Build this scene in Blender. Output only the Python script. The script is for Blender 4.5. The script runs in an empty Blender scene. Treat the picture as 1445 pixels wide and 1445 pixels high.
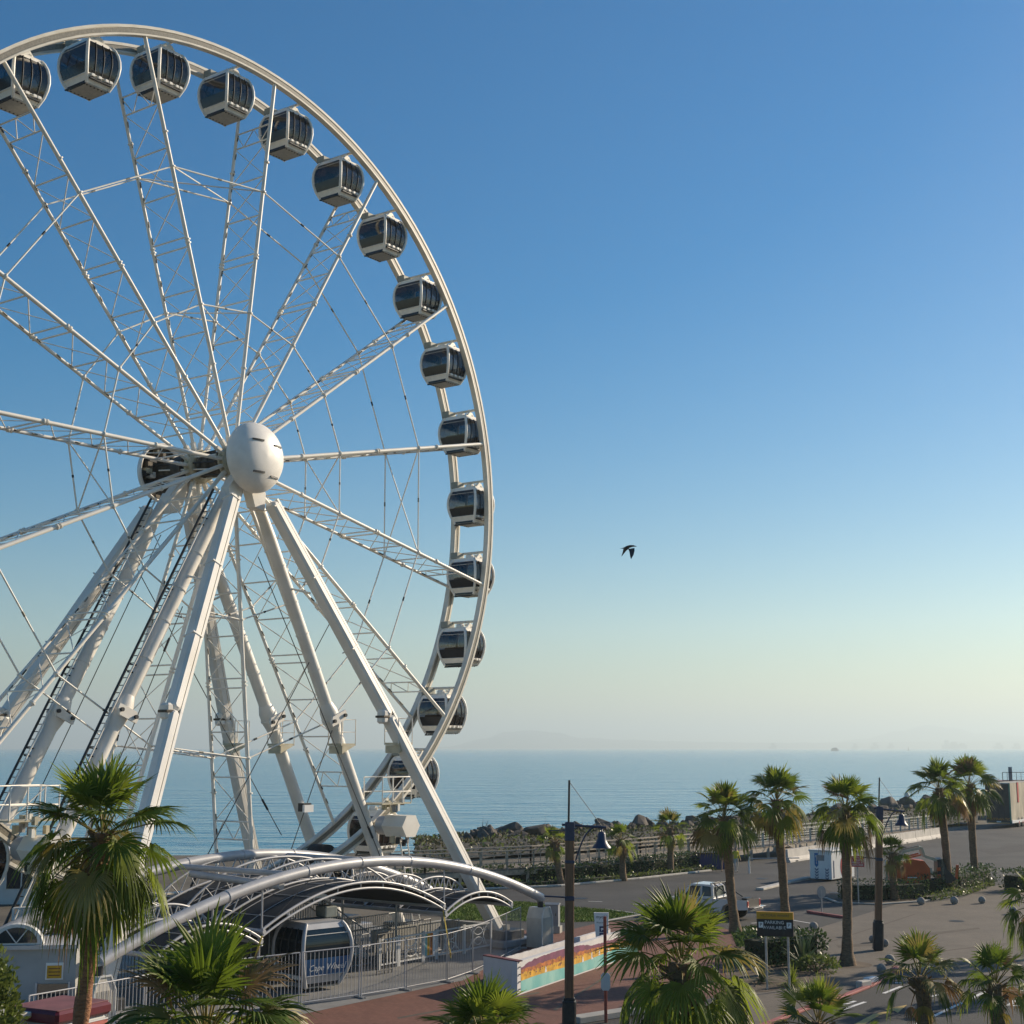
import bpy, math, random
from mathutils import Vector, Matrix, noise
random.seed(7)
S = bpy.context.scene
COL = S.collection
R = math.radians
V = Vector
# ------------------------------------------------------------------ camera model (camera stands 8.6 m above the ground)
F = 2018.244; PC = 722.5; TH = math.atan(332.5 / F); H = 8.6
CAM = V((0, 0, H))
PHI = R(53.87)
WC = V((-11.931, 59.798, 12.033 + H))          # centre of the wheel's near side
WU = V((math.cos(PHI), math.sin(PHI), 0)); WN = V((math.sin(PHI), -math.cos(PHI), 0))
def ray(x, y):
    a = x - PC; b = PC - y
    d = V((a, F * math.cos(TH) - b * math.sin(TH), F * math.sin(TH) + b * math.cos(TH)))
    return d / d.y
def gp(x, y, z=0.0):
    d = ray(x, y); return CAM + d * ((z - H) / d.z)
def atY(x, y, Y): return CAM + ray(x, y) * Y
def W(s, o, z): return WC + WU * s + WN * o + V((0, 0, z))
def WG(s, o, h): p = WC + WU * s + WN * o; p.z = h; return p     # same frame, height above ground

# ------------------------------------------------------------------ materials
MATS = {}
def mat(name, col, rough=.6, metal=0., var=0., scale=6., bump=0., bscale=40., spec=.5, col2=None, trans=0., detail=5., coord='Object', stretch=(1,1,1), coat=0.):
    m = bpy.data.materials.new(name); m.use_nodes = True; nt = m.node_tree; N = nt.nodes; L = nt.links
    b = N['Principled BSDF']; out = N['Material Output']
    b.inputs['Base Color'].default_value = (*col, 1); b.inputs['Roughness'].default_value = rough
    b.inputs['Metallic'].default_value = metal; b.inputs['Specular IOR Level'].default_value = spec
    b.inputs['Coat Weight'].default_value = coat
    tc = N.new('ShaderNodeTexCoord'); mp = N.new('ShaderNodeMapping'); mp.inputs['Scale'].default_value = stretch
    L.new(tc.outputs[coord], mp.inputs['Vector'])
    colsock = None
    if var > 0 or col2:
        n = N.new('ShaderNodeTexNoise'); n.inputs['Scale'].default_value = scale; n.inputs['Detail'].default_value = detail
        L.new(mp.outputs[0], n.inputs['Vector'])
        r = N.new('ShaderNodeValToRGB'); r.color_ramp.elements[0].position = .32; r.color_ramp.elements[1].position = .68
        c2 = col2 if col2 else tuple(min(1, c * (1 + var)) for c in col)
        c1 = col if col2 else tuple(c * (1 - var) for c in col)
        r.color_ramp.elements[0].color = (*c1, 1); r.color_ramp.elements[1].color = (*c2, 1)
        L.new(n.outputs['Fac'], r.inputs[0]); L.new(r.outputs[0], b.inputs['Base Color']); colsock = r.outputs[0]
    if bump > 0:
        n2 = N.new('ShaderNodeTexNoise'); n2.inputs['Scale'].default_value = bscale; n2.inputs['Detail'].default_value = 4
        L.new(mp.outputs[0], n2.inputs['Vector'])
        bp = N.new('ShaderNodeBump'); bp.inputs['Strength'].default_value = bump; bp.inputs['Distance'].default_value = .05
        L.new(n2.outputs['Fac'], bp.inputs['Height']); L.new(bp.outputs[0], b.inputs['Normal'])
    if trans > 0:
        t = N.new('ShaderNodeBsdfTranslucent'); t.inputs['Color'].default_value = (*[min(1, c * 1.6) for c in col], 1)
        mx = N.new('ShaderNodeMixShader'); mx.inputs[0].default_value = trans
        L.new(b.outputs[0], mx.inputs[1]); L.new(t.outputs[0], mx.inputs[2]); L.new(mx.outputs[0], out.inputs['Surface'])
    MATS[name] = m
    return m
M = MATS
mat('white_paint', (.86, .83, .76), .42, col2=(.78, .735, .65), scale=1.4, detail=8., bump=.03, bscale=9)
mat('white_rim', (.78, .735, .64), .45, col2=(.64, .59, .49), scale=1.6, detail=8.)
mat('cap_paint', (.82, .785, .73), .38, var=.05, scale=3, bump=.05, bscale=30)
mat('leg_paint', (.82, .79, .735), .45, col2=(.70, .66, .59), scale=.8, detail=9., bump=.03, bscale=7)
mat('grey_steel', (.33, .33, .34), .45, metal=.2, var=.12, scale=3)
mat('light_steel', (.44, .44, .45), .42, metal=.15, var=.1, scale=2)
mat('galvanised', (.40, .41, .42), .4, metal=.5, var=.15, scale=8)
mat('dark_metal', (.035, .037, .04), .5, metal=.4, var=.2, scale=5)
mat('black_rubber', (.02, .02, .021), .75, var=.2, scale=8)
mat('hub_grime_rib_shade', (.09, .075, .055), .6, metal=.3, var=.45, scale=4)
mat('membrane', (.022, .024, .028), .65, var=.3, scale=1.2, spec=.25)
mat('cabin_white', (.84, .81, .745), .4, var=.06, scale=3)
mat('cabin_under', (.42, .39, .33), .6, var=.12, scale=5)
mat('cabin_band', (.020, .021, .025), .25, var=.15, scale=4)
mat('seat_vinyl', (.16, .11, .09), .5, var=.2, scale=6)
mat('ac_green', (.27, .28, .24), .55, var=.12, scale=5)
mat('blue_film', (.022, .095, .23), .35, var=.15, scale=3)
mat('led_strip', (.23, .21, .165), .4, var=.2, scale=12)
mat('trunk_bark', (.19, .125, .075), .9, var=.35, scale=7, bump=.9, bscale=14, stretch=(1, 1, 3))
mat('trunk_red', (.30, .14, .07), .9, var=.35, scale=6, bump=.9, bscale=12, stretch=(1, 1, 3))
mat('frond_green', (.085, .125, .013), .48, var=.5, scale=1.8, trans=.42, spec=.32)
mat('frond_light', (.16, .20, .022), .48, var=.4, scale=1.8, trans=.45, spec=.32)
mat('frond_yellow', (.24, .195, .05), .45, var=.3, scale=2, trans=.3)
mat('frond_dead', (.24, .15, .07), .8, var=.35, scale=4, trans=.15)
mat('hedge_leaf', (.050, .085, .022), .42, var=.45, scale=1.5, trans=.2)
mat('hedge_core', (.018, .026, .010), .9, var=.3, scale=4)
mat('shrub_leaf', (.12, .155, .035), .42, var=.4, scale=2, trans=.25)
mat('agave_leaf', (.075, .115, .05), .4, var=.35, scale=2, trans=.2)
mat('joint_dark', (.085, .068, .052), .9, var=.2, scale=3)
mat('lawn', (.13, .19, .024), .9, var=.35, scale=1.1, bump=.6, bscale=30)
mat('asphalt', (.046, .045, .044), .85, var=.34, scale=.22, bump=.35, bscale=60, detail=9)
mat('asphalt_dark', (.036, .034, .033), .85, var=.22, scale=.5, bump=.35, bscale=60, detail=9)
mat('concrete', (.34, .33, .30), .8, var=.14, scale=1.2, bump=.2, bscale=25)
mat('deck_grey', (.21, .21, .205), .75, var=.16, scale=.8, bump=.15, bscale=25)
mat('barrier_concrete', (.55, .51, .46), .8, var=.12, scale=1.5, bump=.2, bscale=15)
mat('kerb_pale', (.50, .47, .42), .8, var=.15, scale=2)
mat('kerb_red', (.32, .10, .095), .8, var=.2, scale=2)
mat('soil', (.115, .085, .058), .95, var=.35, scale=1.4, bump=.6, bscale=14)
mat('earth', (.10, .085, .062), .95, var=.35, scale=.25, bump=.5, bscale=3)
mat('road_white', (.72, .71, .68), .7, var=.12, scale=5)
mat('road_yellow', (.52, .35, .10), .7, var=.15, scale=5)
mat('timber', (.42, .355, .28), .8, var=.25, scale=4, bump=.3, bscale=20)
mat('timber_deck', (.20, .165, .13), .85, var=.25, scale=2, bump=.3, bscale=20)
mat('rail_green_grey', (.44, .43, .38), .7, var=.2, scale=3)
mat('lamp_wood', (.175, .088, .045), .55, var=.3, scale=3, bump=.2, bscale=14, stretch=(4, 4, .4))
mat('lamp_blue', (.022, .036, .085), .42, var=.15, scale=6)
mat('boulder', (.10, .082, .066), .9, var=.45, scale=1.1, bump=.9, bscale=5)
mat('rubble', (.045, .040, .030), .95, var=.5, scale=.9, bump=.9, bscale=4)
mat('dune_scrub', (.075, .070, .026), .8, var=.5, scale=1.0, trans=.12)
mat('wall_white', (.64, .62, .61), .7, var=.06, scale=2, bump=.08, bscale=20)
mat('coping_maroon', (.17, .055, .055), .65, var=.15, scale=4)
mat('booth_shade', (.36, .36, .35), .7, var=.1, scale=1.2)  # white booth wall, greyed so the colour carries its shade
mat('booth_white', (.60, .60, .585), .65, var=.07, scale=1.5)
mat('roof_cream', (.52, .49, .42), .75, var=.08, scale=1.5)
mat('maroon', (.115, .012, .022), .4, var=.12, scale=3)
mat('maroon_top', (.21, .075, .075), .55, var=.2, scale=2)
mat('sign_pink', (.52, .16, .13), .5, var=.06, scale=3)
mat('sign_white', (.74, .74, .73), .5, var=.04, scale=3)
mat('sign_black', (.014, .013, .018), .4, var=.15, scale=4)
mat('sign_yellow', (.60, .30, .012), .45, var=.08, scale=4)
mat('sign_red', (.46, .028, .032), .5, var=.08, scale=4)
mat('sign_navy', (.020, .030, .12), .45, var=.08, scale=4)
mat('sign_blue', (.018, .13, .36), .45, var=.08, scale=4)
mat('lettering_white', (.78, .78, .76), .5, var=.03, scale=5)
mat('lettering_dark', (.06, .05, .05), .5, var=.03, scale=5)
mat('lettering_orange', (.62, .24, .02), .5, var=.05, scale=5)
mat('post_red', (.30, .065, .042), .55, var=.15, scale=5)
mat('cabinet_grey', (.23, .25, .27), .5, var=.1, scale=3)
mat('corrugated', (.56, .53, .47), .5, var=.08, scale=3)
mat('strap_yellow', (.50, .36, .03), .7, var=.2, scale=9)
mat('car_white', (.66, .66, .68), .28, coat=.5, var=.03, scale=3)
mat('car_glass', (.012, .022, .03), .06, var=.1, scale=3)
mat('tail_red', (.30, .012, .012), .3, var=.1, scale=9)
mat('chrome', (.55, .55, .53), .25, metal=.8, var=.1, scale=6)
mat('machine_orange', (.52, .085, .016), .42, var=.12, scale=3)
mat('machine_cream', (.50, .45, .32), .5, var=.15, scale=3)
mat('trailer_dark', (.030, .026, .028), .5, var=.2, scale=2)
mat('trailer_side', (.44, .38, .28), .55, var=.28, scale=1.2, stretch=(1, 1, .4))
mat('trailer_green', (.03, .16, .12), .5, var=.1, scale=3)
mat('ball_stone', (.27, .25, .23), .85, var=.2, scale=6, bump=.4, bscale=18)
mat('mural_purple', (.17, .04, .095), .7, var=.28, scale=2.5)
mat('mural_orange', (.42, .125, .02), .7, var=.42, scale=3.5)
mat('mural_yellow', (.62, .33, .02), .7, var=.3, scale=3)
mat('mural_brown', (.16, .06, .02), .7, var=.3, scale=3)
mat('mural_teal', (.05, .36, .36), .7, col2=(.30, .56, .50), scale=1.2, stretch=(1, 1, .5))
mat('skin', (.42, .25, .17), .6, var=.06, scale=8)
mat('cloth_dark', (.035, .035, .045), .85, var=.2, scale=10)
mat('cloth_pale', (.45, .43, .40), .85, var=.1, scale=10)
mat('cloth_yellow', (.62, .50, .04), .85, var=.1, scale=10)
mat('hair_dark', (.03, .02, .015), .8, var=.2, scale=20)
mat('gull_dark', (.045, .045, .05), .7, var=.35, scale=9)
mat('gull_pale', (.30, .29, .28), .7, var=.2, scale=9)
mat('ship_grey', (.10, .11, .12), .7, var=.2, scale=.1)
mat('hill_rock', (.10, .11, .11), .9, var=.3, scale=.002)
mat('city_wall', (.30, .28, .26), .8, var=.2, scale=.01)

def brick_mat(name, c1, c2, mortar, scale, bw=.5, rot=0.):
    m = bpy.data.materials.new(name); m.use_nodes = True; nt = m.node_tree; N = nt.nodes; L = nt.links
    b = N['Principled BSDF']; b.inputs['Roughness'].default_value = .85
    tc = N.new('ShaderNodeTexCoord'); mp = N.new('ShaderNodeMapping'); mp.inputs['Rotation'].default_value = (0, 0, rot)
    br = N.new('ShaderNodeTexBrick'); br.inputs['Scale'].default_value = scale
    br.inputs['Color1'].default_value = (*c1, 1); br.inputs['Color2'].default_value = (*c2, 1); br.inputs['Mortar'].default_value = (*mortar, 1)
    br.inputs['Mortar Size'].default_value = .012; br.inputs['Brick Width'].default_value = bw; br.inputs['Row Height'].default_value = .25
    n = N.new('ShaderNodeTexNoise'); n.inputs['Scale'].default_value = .55; n.inputs['Detail'].default_value = 8
    r = N.new('ShaderNodeMapRange'); r.inputs[3].default_value = .62; r.inputs[4].default_value = 1.3
    mx = N.new('ShaderNodeMix'); mx.data_type = 'RGBA'; mx.blend_type = 'MULTIPLY'; mx.inputs[0].default_value = 1
    L.new(tc.outputs['Object'], mp.inputs[0]); L.new(mp.outputs[0], br.inputs[0]); L.new(tc.outputs['Object'], n.inputs['Vector'])
    L.new(n.outputs['Fac'], r.inputs[0]); L.new(br.outputs['Color'], mx.inputs[6]); L.new(r.outputs[0], mx.inputs[7]); L.new(mx.outputs[2], b.inputs['Base Color'])
    bp = N.new('ShaderNodeBump'); bp.inputs['Strength'].default_value = .4; bp.inputs['Distance'].default_value = .01; bp.invert = True
    L.new(br.outputs['Fac'], bp.inputs['Height']); L.new(bp.outputs[0], b.inputs['Normal'])
    MATS[name] = m
brick_mat('brick_paving', (.150, .056, .036), (.19, .078, .052), (.095, .05, .038), 2.2, rot=PHI)
brick_mat('tan_paving', (.126, .105, .082), (.150, .126, .10), (.085, .072, .058), 2.2, rot=.6)

def glass_mat(name, tint, fac):
    m = bpy.data.materials.new(name); m.use_nodes = True; nt = m.node_tree; N = nt.nodes; L = nt.links
    N.remove(N['Principled BSDF'])
    t = N.new('ShaderNodeBsdfTransparent'); t.inputs['Color'].default_value = (*tint, 1)
    g = N.new('ShaderNodeBsdfGlossy'); g.inputs['Roughness'].default_value = .03; g.inputs['Color'].default_value = (.9, .9, .9, 1)
    fr = N.new('ShaderNodeFresnel'); fr.inputs['IOR'].default_value = 1.5
    nz = N.new('ShaderNodeTexNoise'); nz.inputs['Scale'].default_value = 1.2
    bp = N.new('ShaderNodeBump'); bp.inputs['Strength'].default_value = .04; bp.inputs['Distance'].default_value = .2
    L.new(nz.outputs['Fac'], bp.inputs['Height']); L.new(bp.outputs[0], g.inputs['Normal']); L.new(bp.outputs[0], fr.inputs['Normal'])
    ad = N.new('ShaderNodeMath'); ad.operation = 'ADD'; ad.inputs[1].default_value = fac; ad.use_clamp = True
    L.new(fr.outputs[0], ad.inputs[0])
    mx = N.new('ShaderNodeMixShader'); L.new(ad.outputs[0], mx.inputs[0]); L.new(t.outputs[0], mx.inputs[1]); L.new(g.outputs[0], mx.inputs[2])
    L.new(mx.outputs[0], N['Material Output'].inputs['Surface'])
    MATS[name] = m
glass_mat('cabin_glass', (.26, .27, .29), .02)
glass_mat('clear_glass', (.55, .6, .62), .04)

# ------------------------------------------------------------------ mesh builder
class MB:
    def __init__(self): self.v = []; self.f = []; self.m = []; self.s = []; self.slots = []
    def slot(self, name):
        if name not in self.slots: self.slots.append(name)
        return self.slots.index(name)
    def add(self, vs, fs, m, smooth=False):
        k = len(self.v); mi = self.slot(m)
        self.v.extend([tuple(p) for p in vs])
        for f in fs: self.f.append(tuple(i + k for i in f)); self.m.append(mi); self.s.append(smooth)
    def tube(self, pts, r, m, n=8, caps=True, r2=None):
        pts = [V(p) for p in pts]; vs = []; fs = []
        K = len(pts); prev = None
        for i, p in enumerate(pts):
            if i == 0: d = pts[1] - p
            elif i == K - 1: d = p - pts[i - 1]
            else: d = (pts[i + 1] - p).normalized() + (p - pts[i - 1]).normalized()
            d.normalize()
            if prev is None:
                a = V((0, 0, 1)) if abs(d.z) < .9 else V((1, 0, 0))
                x = d.cross(a).normalized()
            else: x = (prev - d * prev.dot(d)).normalized()
            prev = x; y = d.cross(x)
            rr = r if r2 is None else r + (r2 - r) * i / (K - 1)
            if callable(r): rr = r(i / (K - 1))
            for j in range(n):
                t = 2 * math.pi * j / n
                vs.append(p + x * (rr * math.cos(t)) + y * (rr * math.sin(t)))
        for i in range(K - 1):
            for j in range(n):
                a = i * n + j; b = i * n + (j + 1) % n
                fs.append((a, b, b + n, a + n))
        self.add(vs, fs, m, True)
        if caps:
            self.add([vs[j] for j in range(n)], [tuple(reversed(range(n)))], m)
            self.add([vs[(K - 1) * n + j] for j in range(n)], [tuple(range(n))], m)
    def box(self, c, dx, dy, dz, m, ax=None, ay=None, bevel=0.):
        c = V(c); ax = V(ax or (1, 0, 0)).normalized(); ay = V(ay).normalized() if ay else V((-ax.y, ax.x, 0)).normalized(); az = ax.cross(ay).normalized()
        hx, hy, hz = dx / 2, dy / 2, dz / 2
        if bevel <= 0:
            vs = [c + ax * (hx * i) + ay * (hy * j) + az * (hz * k) for k in (-1, 1) for j in (-1, 1) for i in (-1, 1)]
            self.add(vs, [(0, 2, 3, 1), (4, 5, 7, 6), (0, 1, 5, 4), (2, 6, 7, 3), (0, 4, 6, 2), (1, 3, 7, 5)], m)
        else:
            b = bevel
            ring = [(hx - b, hy), (hx, hy - b), (hx, -hy + b), (hx - b, -hy), (-hx + b, -hy), (-hx, -hy + b), (-hx, hy - b), (-hx + b, hy)]
            rin = [(p * (hx - b) / hx, q * (hy - b) / hy) for p, q in ring]
            lv = [(rin, -hz), (ring, -hz + b), (ring, hz - b), (rin, hz)]
            vs = [c + ax * p + ay * q + az * z for rg, z in lv for p, q in rg]; fs = []
            for l in range(3):
                for j in range(8): a = l * 8 + j; b2 = l * 8 + (j + 1) % 8; fs.append((a, a + 8, b2 + 8, b2))
            fs.append(tuple(range(8))); fs.append(tuple(reversed(range(24, 32))))
            self.add(vs, fs, m)
    def beam(self, p, q, w, h, m, up=(0, 0, 1), bevel=0.):
        p, q = V(p), V(q); d = q - p; L = d.length; d.normalize(); y = V(up).cross(d)
        if y.length < 1e-4: y = V((1, 0, 0)).cross(d)
        self.box((p + q) / 2, L, w, h, m, d, y.normalized(), bevel)
    def lathe(self, c, prof, m, n=16, axis=(0, 0, 1), smooth=True):
        c = V(c); az = V(axis).normalized(); a = V((1, 0, 0)) if abs(az.x) < .9 else V((0, 1, 0)); x = az.cross(a).normalized(); y = az.cross(x)
        vs = []; fs = []
        for r, z in prof:
            for j in range(n): t = 2 * math.pi * j / n; vs.append(c + x * (r * math.cos(t)) + y * (r * math.sin(t)) + az * z)
        for i in range(len(prof) - 1):
            for j in range(n): a0 = i * n + j; b0 = i * n + (j + 1) % n; fs.append((a0, b0, b0 + n, a0 + n))
        self.add(vs, fs, m, smooth)
        if prof[0][0] > .002: self.add(vs[:n], [tuple(reversed(range(n)))], m)
        if prof[-1][0] > .002: self.add(vs[-n:], [tuple(range(n))], m)
    def prism(self, poly, ext, m):                    # poly: 3D points (one face), ext: extrusion vector
        poly = [V(p) for p in poly]; e = V(ext); n = len(poly)
        vs = poly + [p + e for p in poly]
        fs = [tuple(range(n)), tuple(reversed(range(n, 2 * n)))] + [((i + 1) % n, i, i + n, (i + 1) % n + n) for i in range(n)]
        self.add(vs, fs, m)
    def poly(self, pts, m): self.add(pts, [tuple(range(len(pts)))], m)
    def build(self, name, parent=None, base=None):
        me = bpy.data.meshes.new(name)
        off = V(base) if base is not None else V((0, 0, 0))
        me.from_pydata([tuple(V(p) - off) for p in self.v] if base is not None else self.v, [], self.f)
        for s in self.slots: me.materials.append(M[s])
        me.polygons.foreach_set('material_index', self.m); me.polygons.foreach_set('use_smooth', self.s)
        me.update()
        o = bpy.data.objects.new(name, me); COL.objects.link(o)
        if parent is not None: o.parent = parent
        elif base is not None: o.location = off
        return o
def tag(o, label=None, cat=None, group=None, kind=None):
    if label: o['label'] = label
    if cat: o['category'] = cat
    if group: o['group'] = group
    if kind: o['kind'] = kind
    return o
def empty(name, loc, rz=0., label=None, cat=None, group=None):
    o = bpy.data.objects.new(name, None); COL.objects.link(o); o.location = loc; o.rotation_euler = (0, 0, rz); o.empty_display_size = .3
    return tag(o, label, cat, group)
def kids(o): return [c for c in bpy.data.objects if c.parent == o]
def dup(o, parent=None):
    c = o.copy(); COL.objects.link(c); c.parent = parent
    for k in kids(o): dup(k, c)
    return c
FONTC = {}
def text(mb, s, size, origin, ax, ay, m, align='CENTER', depth=.004, shear=0.):
    cu = bpy.data.curves.new('t', 'FONT'); cu.body = s; cu.size = size; cu.align_x = align; cu.align_y = 'CENTER'; cu.shear = shear
    cu.resolution_u = 2
    ob = bpy.data.objects.new('t', cu); COL.objects.link(ob)
    dg = bpy.context.evaluated_depsgraph_get(); dg.update()
    me = bpy.data.meshes.new_from_object(ob.evaluated_get(dg))
    o = V(origin); ax = V(ax).normalized(); ay = V(ay).normalized(); nz = ax.cross(ay)
    vs = [o + ax * v.co.x + ay * v.co.y + nz * depth for v in me.vertices]
    mb.add(vs, [tuple(p.vertices) for p in me.polygons], m)
    bpy.data.objects.remove(ob); bpy.data.curves.remove(cu); bpy.data.meshes.remove(me)
UP = V((0, 0, 1))
def arc(f, n): return [f(i / n) for i in range(n + 1)]

# ------------------------------------------------------------------ camera, light, sky
cd = bpy.data.cameras.new('camera'); co = bpy.data.objects.new('camera', cd); COL.objects.link(co)
co.location = CAM; co.rotation_euler = (math.pi / 2 + TH, 0, 0)
cd.sensor_width = 36; cd.lens = 36 * F / 1445; cd.clip_end = 120000; cd.clip_start = .5
S.camera = co
SUN_EL = R(23); SUN_AZ = R(56)       # azimuth from the view axis towards the right
sd = V((math.sin(SUN_AZ) * math.cos(SUN_EL), math.cos(SUN_AZ) * math.cos(SUN_EL), math.sin(SUN_EL)))
sl = bpy.data.lights.new('sun', 'SUN'); sl.energy = 5.0; sl.angle = R(.53); sl.color = (1, .84, .63)
so = bpy.data.objects.new('sun', sl); COL.objects.link(so); so.rotation_euler = (-sd).to_track_quat('-Z', 'Y').to_euler(); so.location = (60, 60, 60)
w = bpy.data.worlds.new('World'); S.world = w; w.use_nodes = True
nt = w.node_tree; bg = nt.nodes['Background']
sky = nt.nodes.new('ShaderNodeTexSky'); sky.sky_type = 'NISHITA'; sky.sun_disc = False
sky.sun_elevation = SUN_EL; sky.sun_rotation = SUN_AZ; sky.air_density = 1.0; sky.dust_density = .38; sky.ozone_density = 2.2; sky.altitude = 0
hs = nt.nodes.new('ShaderNodeHueSaturation'); hs.inputs['Saturation'].default_value = 1.66
nt.links.new(sky.outputs[0], hs.inputs['Color']); nt.links.new(hs.outputs[0], bg.inputs[0]); bg.inputs[1].default_value = .081
S.view_settings.view_transform = 'Standard'; S.view_settings.look = 'None'; S.view_settings.exposure = .36; S.view_settings.gamma = 1
S.render.engine = 'CYCLES'
S.render.resolution_x = 1024; S.render.resolution_y = 1024

# ------------------------------------------------------------------ setting
SEA = -3.2
def struct(mb, name): return tag(mb.build(name), kind='structure')
def sheet(name, pts, z, m):
    mb = MB(); pl = [V((p[0], p[1], z)) for p in pts]
    a = sum(pl[i].x * pl[(i + 1) % len(pl)].y - pl[(i + 1) % len(pl)].x * pl[i].y for i in range(len(pl)))
    if a < 0: pl.reverse()
    mb.poly(pl, m); return struct(mb, name)
def PX(lst): return [gp(x, y) for x, y in lst]
shore = [(-400, 100), (-120, 112), (-25, 119), (-8, 121), (3, 136), (12, 146), (33, 164), (58, 196), (95, 250), (170, 330), (400, 560)]
gpoly = [V((x, y, 0)) for x, y in shore] + [V((400, 8, 0)), V((-400, 8, 0))]
sheet('ground', gpoly, -.012, 'earth')
mb = MB()                                                  # revetment slope down under the sea
for (a, b) in zip(shore[:-1], shore[1:]):
    d = V((b[0] - a[0], b[1] - a[1], 0)).normalized(); nn = V((-d.y, d.x, 0))
    mb.poly([V((*a, -.012)), V((*b, -.012)), V((*b, -6)) + nn * 12, V((*a, -6)) + nn * 12], 'rubble')
struct(mb, 'embankment')
# sea
m = bpy.data.materials.new('sea_water'); m.use_nodes = True; nt = m.node_tree; N = nt.nodes; L = nt.links; b = N['Principled BSDF']
b.inputs['Base Color'].default_value = (.022, .24, .36, 1); b.inputs['Roughness'].default_value = .13; b.inputs['IOR'].default_value = 1.333
tc = N.new('ShaderNodeTexCoord')
def wav(scale, st, dist, strength, prev=None, det=4):
    mp = N.new('ShaderNodeMapping'); mp.inputs['Scale'].default_value = st; mp.inputs['Rotation'].default_value = (0, 0, .25)
    n = N.new('ShaderNodeTexNoise'); n.inputs['Scale'].default_value = scale; n.inputs['Detail'].default_value = det
    bp = N.new('ShaderNodeBump'); bp.inputs['Strength'].default_value = strength; bp.inputs['Distance'].default_value = dist
    L.new(tc.outputs['Object'], mp.inputs[0]); L.new(mp.outputs[0], n.inputs['Vector']); L.new(n.outputs['Fac'], bp.inputs['Height'])
    if prev: L.new(prev.outputs[0], bp.inputs['Normal'])
    return bp
b1 = wav(.07, (.5, 1.4, 1), 2.2, .95, None, 6); b2 = wav(.28, (.6, 1.4, 1), .9, .9, b1); b3 = wav(1.2, (.7, 1.2, 1), .25, .5, b2)
L.new(b3.outputs[0], b.inputs['Normal']); M['sea_water'] = m
mb = MB(); mb.poly([(-30000, 60, SEA), (30000, 60, SEA), (30000, 30000, SEA), (-30000, 30000, SEA)], 'sea_water'); struct(mb, 'sea')
# roads and paving (each a few millimetres above the one below)
sheet('road', PX([(540, 1268), (600, 1259), (700, 1255), (790, 1251), (900, 1241), (1005, 1229.5), (1012, 1214), (1060, 1207), (1125, 1200), (1230, 1188), (1330, 1174)]) + [V((60, 175, 0)), V((90, 225, 0)), V((200, 320, 0)), V((200, 15, 0)), V((4, 15, 0))] + PX([(760, 1330), (700, 1297), (560, 1290)]), .0, 'asphalt')
tan_poly = PX([(1085, 1320), (1150, 1311), (1200, 1296), (1265, 1276), (1310, 1274), (1355, 1268), (1395, 1252), (1428, 1246), (1520, 1240), (1700, 1232), (1700, 1390), (1445, 1379), (1340, 1373), (1264, 1372), (1248, 1381), (1200, 1401), (1100, 1436), (1000, 1475), (985, 1440), (1050, 1400), (1095, 1370)])
sheet('pavement', tan_poly, .004, 'tan_paving')
brick_poly = PX([(735, 1312), (780, 1318), (850, 1301), (930, 1298), (1000, 1306), (1080, 1322), (1092, 1368), (1040, 1400), (905, 1431), (811, 1444), (700, 1475)]) + [WG(-14, 22, 0), WG(-24, 20, 0), WG(-24, 10.6, 0), WG(2.6, 10.6, 0)]
sheet('plaza', brick_poly, .004, 'brick_paving')
sheet('platform_floor', [WG(-20, 10.6, 0), WG(2.6, 10.6, 0), WG(11.4, 7.2, 0), WG(13.2, 6.8, 0), WG(13.2, -10, 0), WG(-20, -10, 0)], .008, 'deck_grey')
lawn_pts = PX([(575, 1277), (640, 1272), (740, 1273), (790, 1279), (855, 1284), (905, 1291), (850, 1300), (790, 1302), (740, 1300), (640, 1298)])
sheet('lawn', lawn_pts, .012, 'lawn')
lawn2 = PX([(1030, 1312), (1060, 1307), (1090, 1308), (1100, 1322), (1075, 1338), (1040, 1336)])
sheet('lawn', lawn2, .012, 'lawn')
sheet('planting_bed', PX([(1055, 1330), (1110, 1332), (1150, 1350), (1170, 1366), (1150, 1385), (1080, 1400), (1030, 1400), (1020, 1360)]), .016, 'soil')
sheet('planting_bed', PX([(1165, 1266), (1180, 1274), (1240, 1276), (1300, 1272), (1350, 1264), (1395, 1249), (1388, 1242), (1330, 1250), (1230, 1260), (1175, 1262)]), .016, 'soil')
sheet('planting_bed', PX([(600, 1257), (700, 1253.5), (790, 1249.5), (900, 1239.5), (1004, 1228), (1006, 1221), (900, 1231), (790, 1240), (600, 1250)]), .016, 'soil')
c = gp(1195, 1361); sheet('planting_bed', [V((c.x + 1.0 * math.cos(t) , c.y + 1.0 * math.sin(t), 0)) for t in [k * math.pi / 8 for k in range(16)]], .010, 'soil')
def kerb(pix, m, name='kerb', w=.22, h=.12):
    mb = MB(); P = PX(pix)
    for a, b in zip(P[:-1], P[1:]): mb.beam(a + V((0, 0, h / 2 + .003)), b + V((0, 0, h / 2 + .003)), w, h, m, bevel=.02)
    return struct(mb, name)
kerb([(600, 1259), (700, 1255), (790, 1251), (900, 1241), (1003, 1229.5)], 'kerb_pale')
kerb([(1072, 1256.5), (1111, 1247)], 'kerb_pale', w=.5, h=.14)
kerb([(1111, 1247), (1142, 1240)], 'concrete', w=.5, h=.14)
kerb([(1140, 1288), (1165, 1292), (1192, 1296)], 'kerb_red')
kerb([(1264, 1366), (1262, 1374), (1250, 1382), (1225, 1394), (1190, 1408), (1140, 1424), (1085, 1446), (1040, 1462)], 'kerb_red', h=.09)
kerb([(811, 1444), (905, 1429)], 'concrete', w=.5, h=.2)
kerb([(850, 1301), (905, 1291), (855, 1284)], 'concrete', h=.05)
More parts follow.
